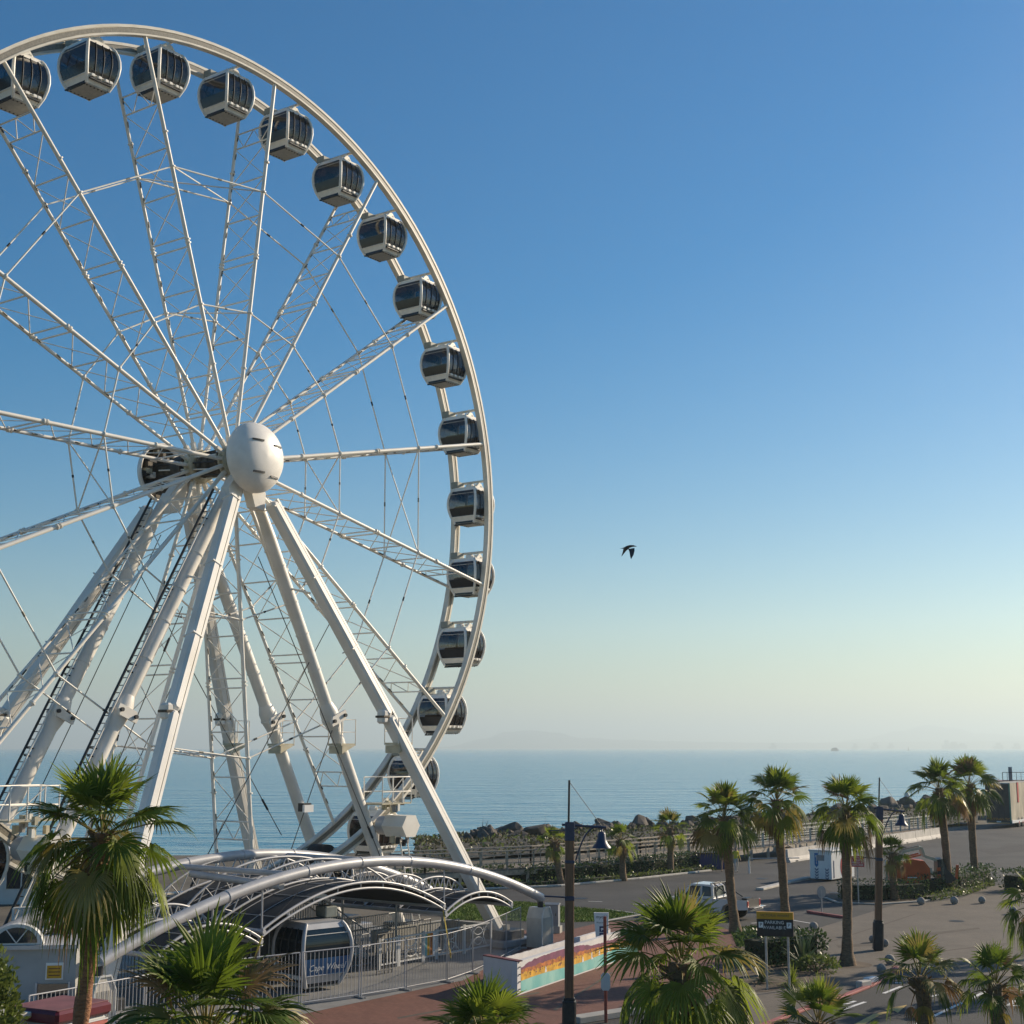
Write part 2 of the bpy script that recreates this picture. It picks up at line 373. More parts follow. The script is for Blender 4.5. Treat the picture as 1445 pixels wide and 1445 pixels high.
kerb([(1165, 1268), (1183, 1275), (1240, 1277), (1302, 1272.5), (1352, 1264.5), (1397, 1249)], 'concrete', w=.18, h=.08)
def mark(pix, wid, m='road_white', z=.008):
    mb = MB(); P = PX(pix)
    for a, b in zip(P[:-1], P[1:]):
        d = (b - a).normalized(); nn = V((-d.y, d.x, 0)) * wid / 2; zz = V((0, 0, z))
        mb.poly([a - nn + zz, b - nn + zz, b + nn + zz, a + nn + zz], m)
    return struct(mb, 'road_marking')
mark([(1284, 1450), (1399, 1395.5)], .14); mark([(1392, 1396.5), (1470, 1399)], .14)
mark([(1311, 1398), (1342, 1399.3), (1314, 1406.5)], .13); mark([(1247, 1402), (1272, 1392)], .14)
mark([(1186.5, 1419.5), (1207, 1412.7)], .14); mark([(1187.5, 1425.5), (1221, 1414)], .14)
mark([(1263, 1387), (1274, 1387.5)], .16); mark([(1308, 1389.5), (1319, 1390)], .16); mark([(1327, 1391), (1350, 1392.3)], .16)
mark([(1470, 1405), (1440, 1405.5), (1423.5, 1419.5), (1470, 1419)], .16)
mark([(1103, 1296), (1150, 1304)], .12); mark([(1060, 1303), (1098, 1300)], .12)
mark([(893, 1276), (912, 1277)], .1); mark([(925, 1272), (950, 1273)], .1); mark([(830, 1272), (850, 1272.5)], .1)
mb = MB(); mb.poly([p + V((0, 0, .009)) for p in PX([(1205, 1446), (1232, 1431.5), (1253, 1426.8), (1249, 1424.2), (1280, 1418.3), (1267, 1429.6), (1262, 1426.6), (1240, 1433.5), (1218, 1447)])][::-1], 'road_yellow'); struct(mb, 'road_marking')

for pts_, m_ in (([(905, 1262), (985, 1252), (1000, 1257), (915, 1268)], 'asphalt_dark'), ([(1200, 1222), (1300, 1206), (1318, 1211), (1215, 1229)], 'asphalt_dark'), ([(1100, 1282), (1135, 1278), (1150, 1284), (1112, 1289)], 'asphalt_dark'), ([(700, 1266), (770, 1262), (778, 1267), (706, 1271)], 'asphalt_dark'),
                 ([(1240, 1432), (1330, 1418), (1352, 1424), (1260, 1440)], 'asphalt_dark'), ([(1380, 1200), (1440, 1192), (1470, 1198), (1400, 1207)], 'asphalt_dark')):
    sheet('road_patch', PX(pts_), .004, m_)
for pts_, m_ in (([(1180, 1334), (1230, 1331), (1236, 1334), (1184, 1338)], 'joint_dark'), ([(1300, 1318), (1380, 1309), (1384, 1311), (1304, 1321)], 'joint_dark'), ([(1240, 1352), (1420, 1331), (1421, 1332.2), (1241, 1353.4)], 'joint_dark'), ([(1120, 1345), (1290, 1290), (1292, 1290.6), (1122, 1346)], 'joint_dark'), ([(560, 1436), (760, 1400), (762, 1401.6), (562, 1438)], 'joint_dark'), ([(780, 1425), (862, 1372), (865, 1373), (784, 1426.5)], 'joint_dark')):
    sheet('paving_joint', PX(pts_), .008, m_)
for (px_, py_) in ((820, 1268), (1180, 1260), (1350, 1300), (700, 1420), (1075, 1240)):
    c_ = gp(px_, py_); sheet('manhole_cover', [V((c_.x + .38 * math.cos(k * math.pi / 8), c_.y + .38 * math.sin(k * math.pi / 8), 0)) for k in range(16)], .012, 'dark_metal')
# distant hills and coast
def ridge(name, Y, prof, thick, m='hill_rock'):
    mb = MB(); vs = []; n = len(prof)
    for x, hgt in prof: vs.append(V((x, Y, SEA - 2)))
    for x, hgt in prof: vs.append(V((x, Y + thick * .5, SEA + hgt)))
    for x, hgt in prof: vs.append(V((x, Y + thick, SEA - 2)))
    fs = []
    for i in range(n - 1): fs += [(i, i + 1, n + i + 1, n + i), (n + i, n + i + 1, 2 * n + i + 1, 2 * n + i)]
    mb.add(vs, fs, m, True); return struct(mb, name)
def pr(Y, lst):
    out = []
    for (x0, y0), (x1, y1) in zip(lst[:-1], lst[1:]):
        for k in range(8):
            t = k / 8; x = x0 + (x1 - x0) * t; y = y0 + (y1 - y0) * (t * t * (3 - 2 * t))
            out.append(((x - PC) / F * Y, max(2, (1055 - y) / F * Y * 1.0 + H - SEA) + Y * .0006 * noise.noise(V((x * .05, y * .02, 1)))))
    return out
ridge('hills', 14500, pr(14500, [(560, 1056), (620, 1054), (680, 1041), (715, 1031), (755, 1028.5), (790, 1032), (830, 1040), (900, 1043), (960, 1045), (1030, 1046.5), (1120, 1047.5), (1250, 1047), (1400, 1046), (1600, 1044)]), 3000)
ridge('hills', 18500, pr(18500, [(1180, 1050), (1250, 1042), (1310, 1030), (1350, 1021), (1385, 1026), (1430, 1034), (1520, 1040), (1600, 1042)]), 3000)
k = 0
for (x, y, wpx) in [(1328, 1037, 8), (1338, 1041, 12), (1350, 1044, 9), (1228, 1043, 7), (1250, 1044, 6), (1086, 1044, 7), (1200, 1045, 5), (1400, 1043, 9), (1425, 1044, 8)]:
    Y = 12500; hh = (1054 - y) / F * Y + H - SEA; mb = MB(); X = (x - PC) / F * Y; ww = wpx / F * Y
    hh = hh * .6 + 6; mb.box((X, Y, SEA + hh / 2), ww * .45, 60, hh, 'city_wall'); mb.box((X + ww * .42, Y + 20, SEA + hh * .33), ww * .5, 60, hh * .66, 'city_wall'); mb.box((X - ww * .45, Y - 10, SEA + hh * .22), ww * .6, 60, hh * .44, 'city_wall')
    lab = ['tallest hazy tower block on the far shore at the right', 'broad low hazy block beside the tallest tower on the far shore', 'third hazy block right of the tallest far tower', 'narrow hazy block on the far shore, above the second street lamp',
           'smallest hazy block right of the narrow one on the far shore', 'lone hazy block on the far shore left of the ferry', 'tiny hazy block on the far shore just right of the ferry', 'hazy far block above the twin palms at right', 'hazy block on the far shore nearest the right photo edge'][k]
    tag(mb.build('tower_block', base=(X, Y, SEA)), lab, 'building', 'hazy buildings on the far shore'); k += 1

# haze: one closed box of even pale air round the camera and the whole scene
hz = MB(); hz.box((0, 14900, 176.5), 70000, 30600, 367., 'white_paint'); ho = hz.build('haze'); tag(ho, kind='stuff')
hm = bpy.data.materials.new('haze_air'); hm.use_nodes = True; N = hm.node_tree.nodes; N.remove(N['Principled BSDF'])
pv = N.new('ShaderNodeVolumePrincipled'); pv.inputs['Color'].default_value = (.79, .94, 1, 1); pv.inputs['Density'].default_value = 1.8e-4; pv.inputs['Anisotropy'].default_value = .35
hm.node_tree.links.new(pv.outputs[0], N['Material Output'].inputs['Volume']); hm.cycles.homogeneous_volume = True
ho.data.materials[0] = hm

# ------------------------------------------------------------------ the wheel
RR = 18.0; T0 = R(108.21); MID = -1.05; FAR = -2.12
wheel = empty('ferris_wheel', WG(0, MID, 0), 0, 'giant white ferris wheel with dark-windowed gondolas standing by the sea', 'ferris wheel')
def put(mb, name, parent=wheel):
    off = WG(0, MID, 0); mb.v = [tuple(V(p) - off) for p in mb.v]
    return mb.build(name, parent)
def polar(r, t, o): return W(r * math.cos(t), o, r * math.sin(t))
for fi, (o0, o1) in enumerate(((-.12, .17), (-2.35, -2.06))):
    NS = 150; prof = [(17.92, o0), (17.92, o1), (18.0, o1 + .0), (18.0, o1 - .05), (18.22, o1 - .05), (18.22, o1), (18.34, o1), (18.34, o0)]
    mb = MB(); vs = []; fs = []; K = len(prof)
    for i in range(NS):
        t = 2 * math.pi * i / NS
        for r, o in prof: vs.append(polar(r, t, o))
    for i in range(NS):
        for j in range(K):
            a = i * K + j; b = i * K + (j + 1) % K; a2 = ((i + 1) % NS) * K + j; b2 = ((i + 1) % NS) * K + (j + 1) % K
            fs.append((a, b, b2, a2))
    mb.add(vs, fs, 'white_rim')
    rim = put(mb, 'rim')
    mb = MB(); vs = []; fs = []                  # one continuous lamp channel running round the rim's outer face
    for i in range(NS):
        t = 2 * math.pi * i / NS
        for r, o in ((18.02, o1 - .045), (18.02, o1 - .02), (18.20, o1 - .02), (18.20, o1 - .045)): vs.append(polar(r, t, o))
    for i in range(NS):
        for j in range(4): a = i * 4 + j; b = i * 4 + (j + 1) % 4; i2 = (i + 1) % NS; fs.append((a, b, i2 * 4 + (j + 1) % 4, i2 * 4 + j))
    mb.add(vs, fs, 'led_strip')
    put(mb, 'light_strip', rim)
for k in range(15):
    t = T0 - k * 2 * math.pi / 15; mb = MB()
    near = [polar(.75, t, .08), polar(17.95, t, .03)]; far = [polar(.75, t, FAR - .02), polar(17.95, t, FAR - .02)]
    mb.tube(near, .088, 'white_paint', 9); mb.tube(far, .076, 'white_paint', 9)
    rs = [15.95, 15.2, 13.35, 11.45, 9.6, 9.2, 7.4, 5.6, 3.8, 2.3]
    for i, r in enumerate(rs):
        pN, pF = polar(r, t, .08), polar(r, t, FAR); mb.tube([pN, pF], .036, 'white_paint', 6, False)
        if i in (1, 2, 3, 5, 6, 7, 8):
            qN, qF = polar(rs[i + 1], t, .08), polar(rs[i + 1], t, FAR)
            mb.tube([pN, qF], .024, 'white_paint', 5, False); mb.tube([pF, qN], .020, 'white_paint', 5, False)
    z = [polar(15.95 - .75 * (j % 2), t, .08 - (.08 - FAR) * j / 4) for j in range(5)]
    mb.tube(z, .026, 'white_paint', 5, False)
    for r in (9.35, 9.5, 4.2, 14.0, 6.75, 12.55):             # flange collars
        for o in (.08, FAR - .01):
            d = polar(1, t, 0) - polar(0, t, 0)
            mb.lathe(polar(r, t, o), [(.125, -.03), (.125, .03)], 'white_paint', 10, d)
    for j in range(14):                                       # cable clips and dark cable along the far chord
        r = 5.5 + j * .85 + random.uniform(-.2, .2)
        mb.tube([polar(r, t, FAR + .07), polar(r + .25, t, FAR + .1)], .03, 'dark_metal' if j % 4 == 0 else 'led_strip', 5)
    put(mb, 'spoke')
for r in (6.75, 12.55):
    for o in (.08, FAR):
        mb = MB()
        for k in range(15):
            t = T0 - k * 2 * math.pi / 15; a = polar(r, t, o); b = polar(r, t - 2 * math.pi / 15, o)
            mb.tube([a, b], .036, 'white_paint', 6, False)
            mb.tube([a.lerp(b, .48), a.lerp(b, .52)], .046, 'dark_metal' if k % 2 else 'led_strip', 6)
        put(mb, 'tie_ring')
    for k in (0, 4, 8, 11):
        mb = MB(); t = T0 - k * 2 * math.pi / 15; t2 = t - 2 * math.pi / 15
        mb.tube([polar(r, t, .08), polar(r, t2, FAR)], .032, 'white_paint', 5, False); mb.tube([polar(r, t, FAR), polar(r, t2, .08)], .032, 'white_paint', 5, False)
        put(mb, 'cross_brace')
# hub: axle, flanges, two dished caps
mb = MB(); mb.lathe(W(0, -4.6, 0), [(.42, 0), (.42, 5.8)], 'hub_grime_rib_shade', 20, WN)
for o in (-3.3, -2.9, -1.7, -1.2, -.6): mb.lathe(W(0, o, 0), [(.42, 0), (.56, .03), (.56, .16), (.42, .19)], 'hub_grime_rib_shade', 20, WN)
for o in (.0, FAR): mb.lathe(W(0, o - .12, 0), [(.5, 0), (.74, .02), (.74, .1), (.6, .12), (.6, .3), (.74, .32), (.74, .38), (.5, .4)], 'machine_cream', 28, WN)
hub = put(mb, 'hub')
mb = MB()
for k in range(15):
    t = T0 - k * 2 * math.pi / 15
    for o in (.08, FAR - .02): mb.beam(polar(.6, t, o), polar(1.1, t, o), .12, .24, 'white_paint', WN)
for k in range(12):
    t = 2 * math.pi * k / 12; mb.tube([polar(.5, t, -4.1), polar(.62, t + .6, -.4)], .035, 'dark_metal' if k % 2 else 'white_paint', 5)
put(mb, 'hub_bracket', hub)
mb = MB(); mb.lathe(W(0, 1.22, 0), [(1.30, .12), (1.46, 0), (1.50, .05), (1.50, .20), (1.44, .36), (1.30, .55), (1.08, .70), (.75, .83), (.4, .89), (.001, .91)], 'cap_paint', 48, WN)
for (s, z) in ((-.45, .62), (.72, .52), (-.35, -.72), (.62, -.82)):
    pr_ = [(0, .91), (.4, .89), (.75, .83), (1.08, .70), (1.30, .55), (1.44, .36)]
    def dome(a, b_):
        q = math.hypot(a, b_)
        for (r0, z0), (r1, z1) in zip(pr_[:-1], pr_[1:]):
            if r0 <= q <= r1: return z0 + (z1 - z0) * (q - r0) / (r1 - r0)
        return .3
    for e in range(5):
        s0_ = s - .28 + .112 * e; s1_ = s0_ + .112; mb.beam(W(s0_, 1.235 + dome(s0_, z), z), W(s1_, 1.235 + dome(s1_, z), z), .05, .075, 'dark_metal')
put(mb, 'hub_cap')
mb = MB(); mb.lathe(W(0, -4.35, 0), [(.001, -.28), (1.22, -.28), (1.24, .0), (1.33, .02), (1.35, -.05), (1.32, -.22), (1.1, -.36), (.6, -.46), (.001, -.5)], 'cap_paint', 40, WN)
mb.lathe(W(0, -4.60, 0), [(.001, .0), (1.21, .0)], 'hub_grime_rib_shade', 32, WN)
for k in range(22):
    t = random.uniform(0, 6.28); r = random.uniform(.5, 1.15); p = polar(r, t, -4.46)
    mb.box(p, random.uniform(.12, .4), .3, random.uniform(.05, .25), random.choice(['white_paint', 'dark_metal', 'hub_grime_rib_shade', 'machine_cream']), WU, WN)
put(mb, 'hub_cap')
# hub housings that carry the legs
for o in (.72, -2.95):
    mb = MB()
    for sg in (-1, 1):
        mb.prism([W(sg * .2, o - .2, -.2), W(sg * 1.05, o - .2, -1.35), W(sg * 1.0, o - .2, -2.1), W(sg * .45, o - .2, -2.0), W(sg * .08, o - .2, -1.0)], WN * .5, 'leg_paint')
    mb.lathe(W(0, o - .3, 0), [(.62, 0), (.62, .6)], 'hub_grime_rib_shade', 20, WN)
    put(mb, 'leg_head')
# eight legs
def lerp3(a, b, t): return tuple(a[i] + (b[i] - a[i]) * t for i in range(3))
GZ = -20.63
for side in (1, -1):
    for sg in (-1, 1):
        for kind in ('inner', 'outer'):
            mir = lambda o: o if side == 1 else 2 * -1.33 - o
            if kind == 'inner':
                top = (sg * .72, mir(.62), -1.25); kn = (sg * 5.80, mir(.58), -10.75); bt = (sg * 10.9, mir(.62), GZ + .1)
            else:
                top = (sg * 1.1, mir(1.25), -1.75); kn = (sg * 5.97, mir(3.75), -10.72); bt = (11.2 if sg > 0 else -10.7, mir(6.1), GZ + .1)
            A, B, C = W(*top), W(*kn), W(*bt); mb = MB()
            if kind == 'inner':
                mid = A.lerp(B, .45)
                mb.tube([A, A.lerp(B, .2)], .20, 'leg_paint', 16, r2=.275); mb.tube([A.lerp(B, .2), B, C], .275, 'leg_paint', 18)
                for q in (.32, .48, .62, .78): p = A.lerp(B, q); mb.lathe(p, [(.30, -.03), (.30, .03)], 'leg_paint', 18, B - A)
            else:
                # box section leg whose right flank carries four long ribs
                for P, Q in ((A, B), (B, C)):
                    d = (Q - P).normalized(); side_v = (WU - d * WU.dot(d)).normalized(); fr = d.cross(side_v)
                    mb.beam(P, Q, .42, .58, 'leg_paint', fr, bevel=.1)
                    for q in (-.20, 0., .20):
                        off = side_v * .255 + fr * q
                        mb.beam(P + off, Q + off, .085, .11, 'leg_paint', side_v)
                    for q in (-.10, .10):
                        off = side_v * .213 + fr * q
                        mb.beam(P + off, Q + off, .11, .02, 'hub_grime_rib_shade', side_v)  # dark strips paint the groove shade between the ribs
                for q in (.0, .33, .66):
                    p = A.lerp(B, q + .02); d = (B - A).normalized(); mb.beam(p - d * .025, p + d * .025, .47, .63, 'leg_paint', d.cross((WU - d * WU.dot(d)).normalized()))
            leg = put(mb, 'leg')
            mb = MB(); d1 = (A - B).normalized(); d2 = (C - B).normalized()
            if kind == 'inner':
                mb.tube([B + d1 * .75, B + d1 * .35, B - d1 * .1, B + d2 * .6], lambda t: (.285, .40, .39, .285)[min(3, int(t * 3 + .5))], 'leg_paint', 16)
                mb.lathe(B, [(.43, -.05), (.43, .05)], 'leg_paint', 16, d1)
            else:
                e_ = WU * (-.42 * sg if sg > 0 else .0) + WU * (-.36 if sg < 0 else .0)
                mb.box(B + e_ * .75, .36, .45, .6, 'leg_paint', WU, bevel=.08); mb.box(B + e_ * .75, .42, .5, .1, 'hub_grime_rib_shade', WU, bevel=.02)
            if kind == 'inner':
                on = WN * .42; e = WU * (.42) + V((0, 0, .17 if sg > 0 else -.17))
                pl = [B + on + e * .95 + UP * .22, B + on - e * .95 + UP * .22, B + on - e * 1.15, B + on - e * .95 - UP * .22, B + on + e * .95 - UP * .22, B + on + e * 1.15]
                mb.prism(pl[::-1], WN * .1, 'leg_paint')
                for q in (-.8, .8): mb.lathe(B + on + e * q, [(.08, .1), (.08, .2)], 'dark_metal', 10, WN)
            put(mb, 'knee_joint', leg)
            mb = MB(); mb.box(C + V((0, 0, .35)), 1.5, 1.3, .5, 'dark_metal', WU, bevel=.05); mb.box(C + V((0, 0, .1)), 2.4, 1.9, .25, 'grey_steel', WU, bevel=.03); put(mb, 'foot_plate', leg)
            if sg == -1 and kind == 'inner':      # ladder up the left inner legs
                mb = MB(); off = WU * -.55 + UP * .05
                P0, P1, P2 = A.lerp(B, .03) + off, B + off, C + off
                for e in (WN * -.2, WN * .2): mb.tube([P0 + e, P1 + e, P2 + e], .035, 'dark_metal' if e.y > 0 else 'leg_paint', 6)
                for X, Y in ((P0, P1), (P1, P2)):
                    n = int((Y - X).length / .32)
                    for i in range(n): p = X.lerp(Y, (i + .5) / n); mb.tube([p - WN * .2, p + WN * .2], .018, 'dark_metal', 5, False)
                    for i in range(3): p = X.lerp(Y, (i + .5) / 3); mb.tube([p, p - off * .8], .03, 'dark_metal', 5); mb.tube([p + UP * .3, p + UP * .3 - off * .8], .03, 'dark_metal', 5)
                mb.tube([P0 + WU * -.12, P1 + WU * -.12, P2 + WU * -.12], .05, 'dark_metal', 6)
                put(mb, 'ladder', leg)
            if sg == 1:                            # small railed service platforms below the knees
                mb = MB(); p = B + WU * .75 - UP * 1.15; ax, ay = WU, WN
                mb.box(p, .95, .8, .1, 'machine_cream', ax); mb.prism([p + ax * -.4 + ay * .4 - UP * .06, p + ax * .4 + ay * .4 - UP * .06, p + ax * -.4 + ay * .4 - UP * .4], ay * -.8, 'machine_cream')
                cs = [p + ax * i * .46 + ay * j * .39 for i, j in ((-1, 1), (1, 1), (1, -1), (-1, -1))]
                for c in cs: mb.tube([c, c + UP * 1.1], .026, 'white_paint', 6)
                for h in (.55, 1.1): mb.tube([cs[3] + UP * h, cs[2] + UP * h, cs[1] + UP * h, cs[0] + UP * h], .022, 'white_paint', 6)
                put(mb, 'service_platform', leg)
# horizontal leg ties and stay cables
mb = MB()
for (a, b) in (((5.85, .58, -10.9), (5.85, -3.2, -10.9)), ((-5.85, .58, -10.9), (-5.85, -3.2, -10.9))):
    pass
for sg in (-1, 1):
    for z in (-5.2,): mb.tube([W(sg * 2.9, .62, z), W(sg * 2.95, 1.9, z - .3)], .05, 'white_paint', 6); mb.tube([W(sg * 2.9, -3.2, z), W(sg * 2.95, -4.5, z - .3)], .05, 'white_paint', 6)
put(mb, 'leg_tie')
for (a, b) in (((1.2, .5, -4), (9.2, .9, -17.4)), ((5.8, .62, -6.2), (-3.2, 1.0, -18.6)), ((-1.0, -3.2, -3), (-9, -3.4, -19)), ((5.9, .7, -11), (2.2, .9, -18.4)), ((-2.5, -3.2, -4.2), (6.8, -3.3, -16)), ((2.2, -3.2, -5), (-4.5, -3.5, -18.5)), ((-9.4, 1.1, -19.5), (-3.2, .9, -6.5))):
    mb = MB(); A, B = W(*a), W(*b); mb.tube([A, B], .02, 'dark_metal', 5, False); mb.tube([A.lerp(B, .86), A.lerp(B, .9)], .05, 'dark_metal', 6); put(mb, 'stay_cable')
# drive units at the lower rim
for sg in (1, -1):
    mb = MB(); c = W(sg * 9.6, .95, -15.55)
    hexa = [(math.cos(R(a)) * .62, math.sin(R(a)) * .55) for a in range(0, 360, 60)]
    mb.prism([c + WN * -.1 + WU * p + UP * q for p, q in hexa], WN * 1.25, 'white_paint')
    mb.lathe(c + WN * -.6 + WU * -.1, [(.42, 0), (.42, .5)], 'light_steel', 16, WN)
    for i in range(10): mb.box(c + WU * random.uniform(-.6, .3) + WN * random.uniform(-.3, .8) + UP * random.uniform(.5, 1.1), .14, .2, .3, random.choice(['machine_cream', 'grey_steel', 'white_paint']), WU)
    for i in range(12): mb.box(c + WU * random.uniform(-.5, .3) + WN * random.uniform(-.1, .9) - UP * random.uniform(.55, .75), .12, .14, .3, random.choice(['machine_cream', 'dark_metal', 'grey_steel']), WU)
    for e in (-.25, .25): mb.tube([c + WN * .5 + WU * (e + .2) - UP * .5, W(sg * 9.6 + e + 1.3, 1.5, GZ + .2)], .035, 'white_paint', 6)
    for i in range(11): t = (i + .5) / 11; p = (c + WN * .5 + WU * .2 - UP * .5).lerp(W(sg * 9.6 + 1.3, 1.5, GZ + .2), t); mb.tube([p - WU * .25, p + WU * .25], .022, 'white_paint', 5)
    du = put(mb, 'drive_unit')
    mb = MB(); p = c + UP * 1.05 + WU * -.5 + WN * .2; cs = [p + WU * i + WN * j for i, j in ((-1.1, .6), (.3, .6), (.9, .6), (.9, -.5), (-1.1, -.5))]
    mb.prism([q - UP * .06 for q in cs], UP * .06, 'machine_cream')
    for q in cs + [cs[0].lerp(cs[1], .5)]: mb.tube([q, q + UP * 1.15], .03, 'white_paint', 6)
    for h in (.5, 1.15): mb.tube([q + UP * h for q in cs] , .028, 'white_paint', 6)
    mb.tube([cs[0], cs[1] + UP * 1.1], .022, 'white_paint', 5)
    put(mb, 'railing', du)
mb = MB(); c = W(7.0, -1.0, -16.9); mb.lathe(c + WN * -.5, [(.3, 0), (.58, .08), (.58, .95), (.3, 1.0)], 'black_rubber', 20, WN); mb.tube([c, W(6.9, -.8, -19.6)], .12, 'grey_steel', 8); put(mb, 'drive_tyre')
mb = MB(); c = W(3.9, .95, -14.55); mb.box(c, .5, .3, .35, 'dark_metal', WU); mb.box(c + WN * .2 - UP * .05, .55, .12, .3, 'sign_white', WU); put(mb, 'flood_lamp')

# ------------------------------------------------------------------ gondolas (local x = along the rim's plane, local -y = towards the viewer; origin at the floor)
HN, HU = .92, .80
LV = [(0.06, .67), (.22, .755), (.45, .87), (.75, .96), (1.05, 1.0), (1.35, .985), (1.6, .925), (1.82, .82), (1.93, .73)]
def lf(z):
    for (z0, f0), (z1, f1) in zip(LV[:-1], LV[1:]):
        if z0 <= z <= z1: return f0 + (f1 - f0) * (z - z0) / (z1 - z0)
    return LV[0][1] if z < .06 else LV[-1][1]
def gx(face, q, z, e=0.):           # point on face 'x+','x-','y+','y-' ; q in -1..1 across
    k = lf(z)
    if face[0] == 'x': return V(((HU * k + e) * (1 if face[1] == '+' else -1), HN * k * q, z))
    return V((HU * k * q, (HN * k + e) * (1 if face[1] == '+' else -1), z))
def panel(mb, face, q0, q1, zs, m, e=0., inner=False):
    vs = []; fs = []
    for z in zs: vs += [gx(face, q0, z, e), gx(face, q1, z, e)]
    flip = face in ('x-', 'y+')
    for i in range(len(zs) - 1):
        a = 2 * i; f = (a, a + 1, a + 3, a + 2); fs.append(tuple(reversed(f)) if flip else f)
    mb.add(vs, fs, m, True)
ZB = [z for z, _ in LV]
def gondola():
    r = empty('gondola', (0, 0, 0))
    mb = MB()
    for i in (-1, 1):
        for j in (-1, 1): mb.tube([V((HU * f * i, HN * f * j, z)) for z, f in LV], .068, 'cabin_white', 8)
    for f in ('x+', 'x-', 'y+', 'y-'):
        panel(mb, f, -1, 1, [.06, .22, .40], 'cabin_white', -.01)
        panel(mb, f, -1, 1, [1.78, 1.86, 1.93], 'cabin_white', .0)
        mb.tube([gx(f, -1, .40, .01), gx(f, 1, .40, .01)], .022, 'cabin_white', 6)
    k = LV[-1][1]; mb.prism([V((HU * k * i, HN * k * j, 1.93)) for i, j in ((-1, -1), (1, -1), (1, 1), (-1, 1))][::-1], UP * .05, 'cabin_white')
    k = LV[0][1]; mb.prism([V((HU * k * i, HN * k * j, .02)) for i, j in ((-1, -1), (1, -1), (1, 1), (-1, 1))][::-1], UP * .06, 'cabin_under')
    for i in range(6): mb.box((-.45 + .18 * i, -.52, .012), .05, .06, .03, 'dark_metal'); mb.box((-.45 + .18 * i, .5, .012), .05, .06, .03, 'dark_metal')
    mb.build('cabin', r)
    for f in ('x-', 'x+'):
        mb = MB(); panel(mb, f, -.955, .955, [.42, .6, .86], 'cabin_band', .004)
        b = mb.build('lower_panel', r)
        mb = MB(); panel(mb, f, -.955, .955, [.86, 1.05, 1.35, 1.6, 1.78], 'cabin_glass'); mb.build('window', r)
        mb = MB(); mb.tube([gx(f, -.95, 1.62, .012), gx(f, .95, 1.62, .012)], .012, 'cabin_white', 5); mb.build('window_bar', r)
    for f in ('y-', 'y+'):
        mb = MB(); panel(mb, f, -.95, .95, [.42, .6, .86, 1.05, 1.35, 1.6, 1.78], 'cabin_glass', .0)
        for q in (-.48, .02, .52):
            mb.tube([gx(f, q, z, .02) for z in (.42, .6, .86, 1.05, 1.35, 1.6, 1.8)], .024, 'dark_metal', 6)
        panel(mb, f, -.9, .9, [.42, .56], 'cabin_band', .012)
        d = mb.build('door', r)
        mb = MB()
        for q in (-.62, -.12, .4, .7): mb.box(gx(f, q, .36, .05), .17, .12, .13, 'cabin_white', bevel=.02)
        mb.box(gx(f, 0, .24, .06), HU * 1.3, .1, .05, 'dark_metal'); mb.build('door_gear', r)
    mb = MB()
    for s in (-1, 1):
        mb.box((s * .42, 0, .42), .36, 1.25, .1, 'seat_vinyl', bevel=.03); mb.box((s * .58, 0, .72), .1, 1.25, .5, 'seat_vinyl', bevel=.03); mb.box((s * .42, 0, .22), .3, 1.2, .3, 'cabin_band')
    mb.build('seat', r)
    mb = MB(); mb.box((-.28, .70, 2.17), .58, .46, .34, 'ac_green', bevel=.03); mb.lathe((-.28, .70, 2.33), [(.15, 0), (.15, .03)], 'dark_metal', 12); mb.build('air_conditioner', r)
    mb = MB(); mb.tube([V((-.05, -.15, 2.1)), V((-.05, .2, 2.1))], .13, 'cabin_white', 12); mb.tube([V((.1, -.62, 1.98)), V((.1, -.45, 2.12)), V((.1, -.2, 2.16))], .075, 'cabin_white', 8)
    mb.beam(V((.0, -.60, 2.0)), V((.0, .60, 2.0)), .3, .08, 'cabin_white')
    for y in (-.5, .55): mb.beam(V((0, y, 1.98)), V((0, y, 2.36)), .14, .08, 'cabin_white', (1, 0, 0))
    mb.prism([V((-.3, -.56, 1.97)), V((.3, -.56, 1.97)), V((.1, -.56, 2.2)), V((-.1, -.56, 2.2))], V((0, -.05, 0)), 'cabin_white')
    mb.tube([V((.35, -.66, 1.9)), V((.62, -.72, 1.86)), V((.64, -.72, 1.78))], .018, 'dark_metal', 5)
    mb.build('hanger', r)
    mb = MB(); x0 = -.66
    mb.tube([V((x0 + .1, -.55, .02)), V((x0 - .06, -.5, -.04)), V((x0 - .06, .5, -.04)), V((x0 + .1, .55, .02))], .035, 'dark_metal', 6)
    mb.tube([V((x0 + .1, -.4, .02)), V((x0 + .1, .4, .02))], .02, 'dark_metal', 5)
    mb.build('bumper', r)
    return r
GROT = PHI
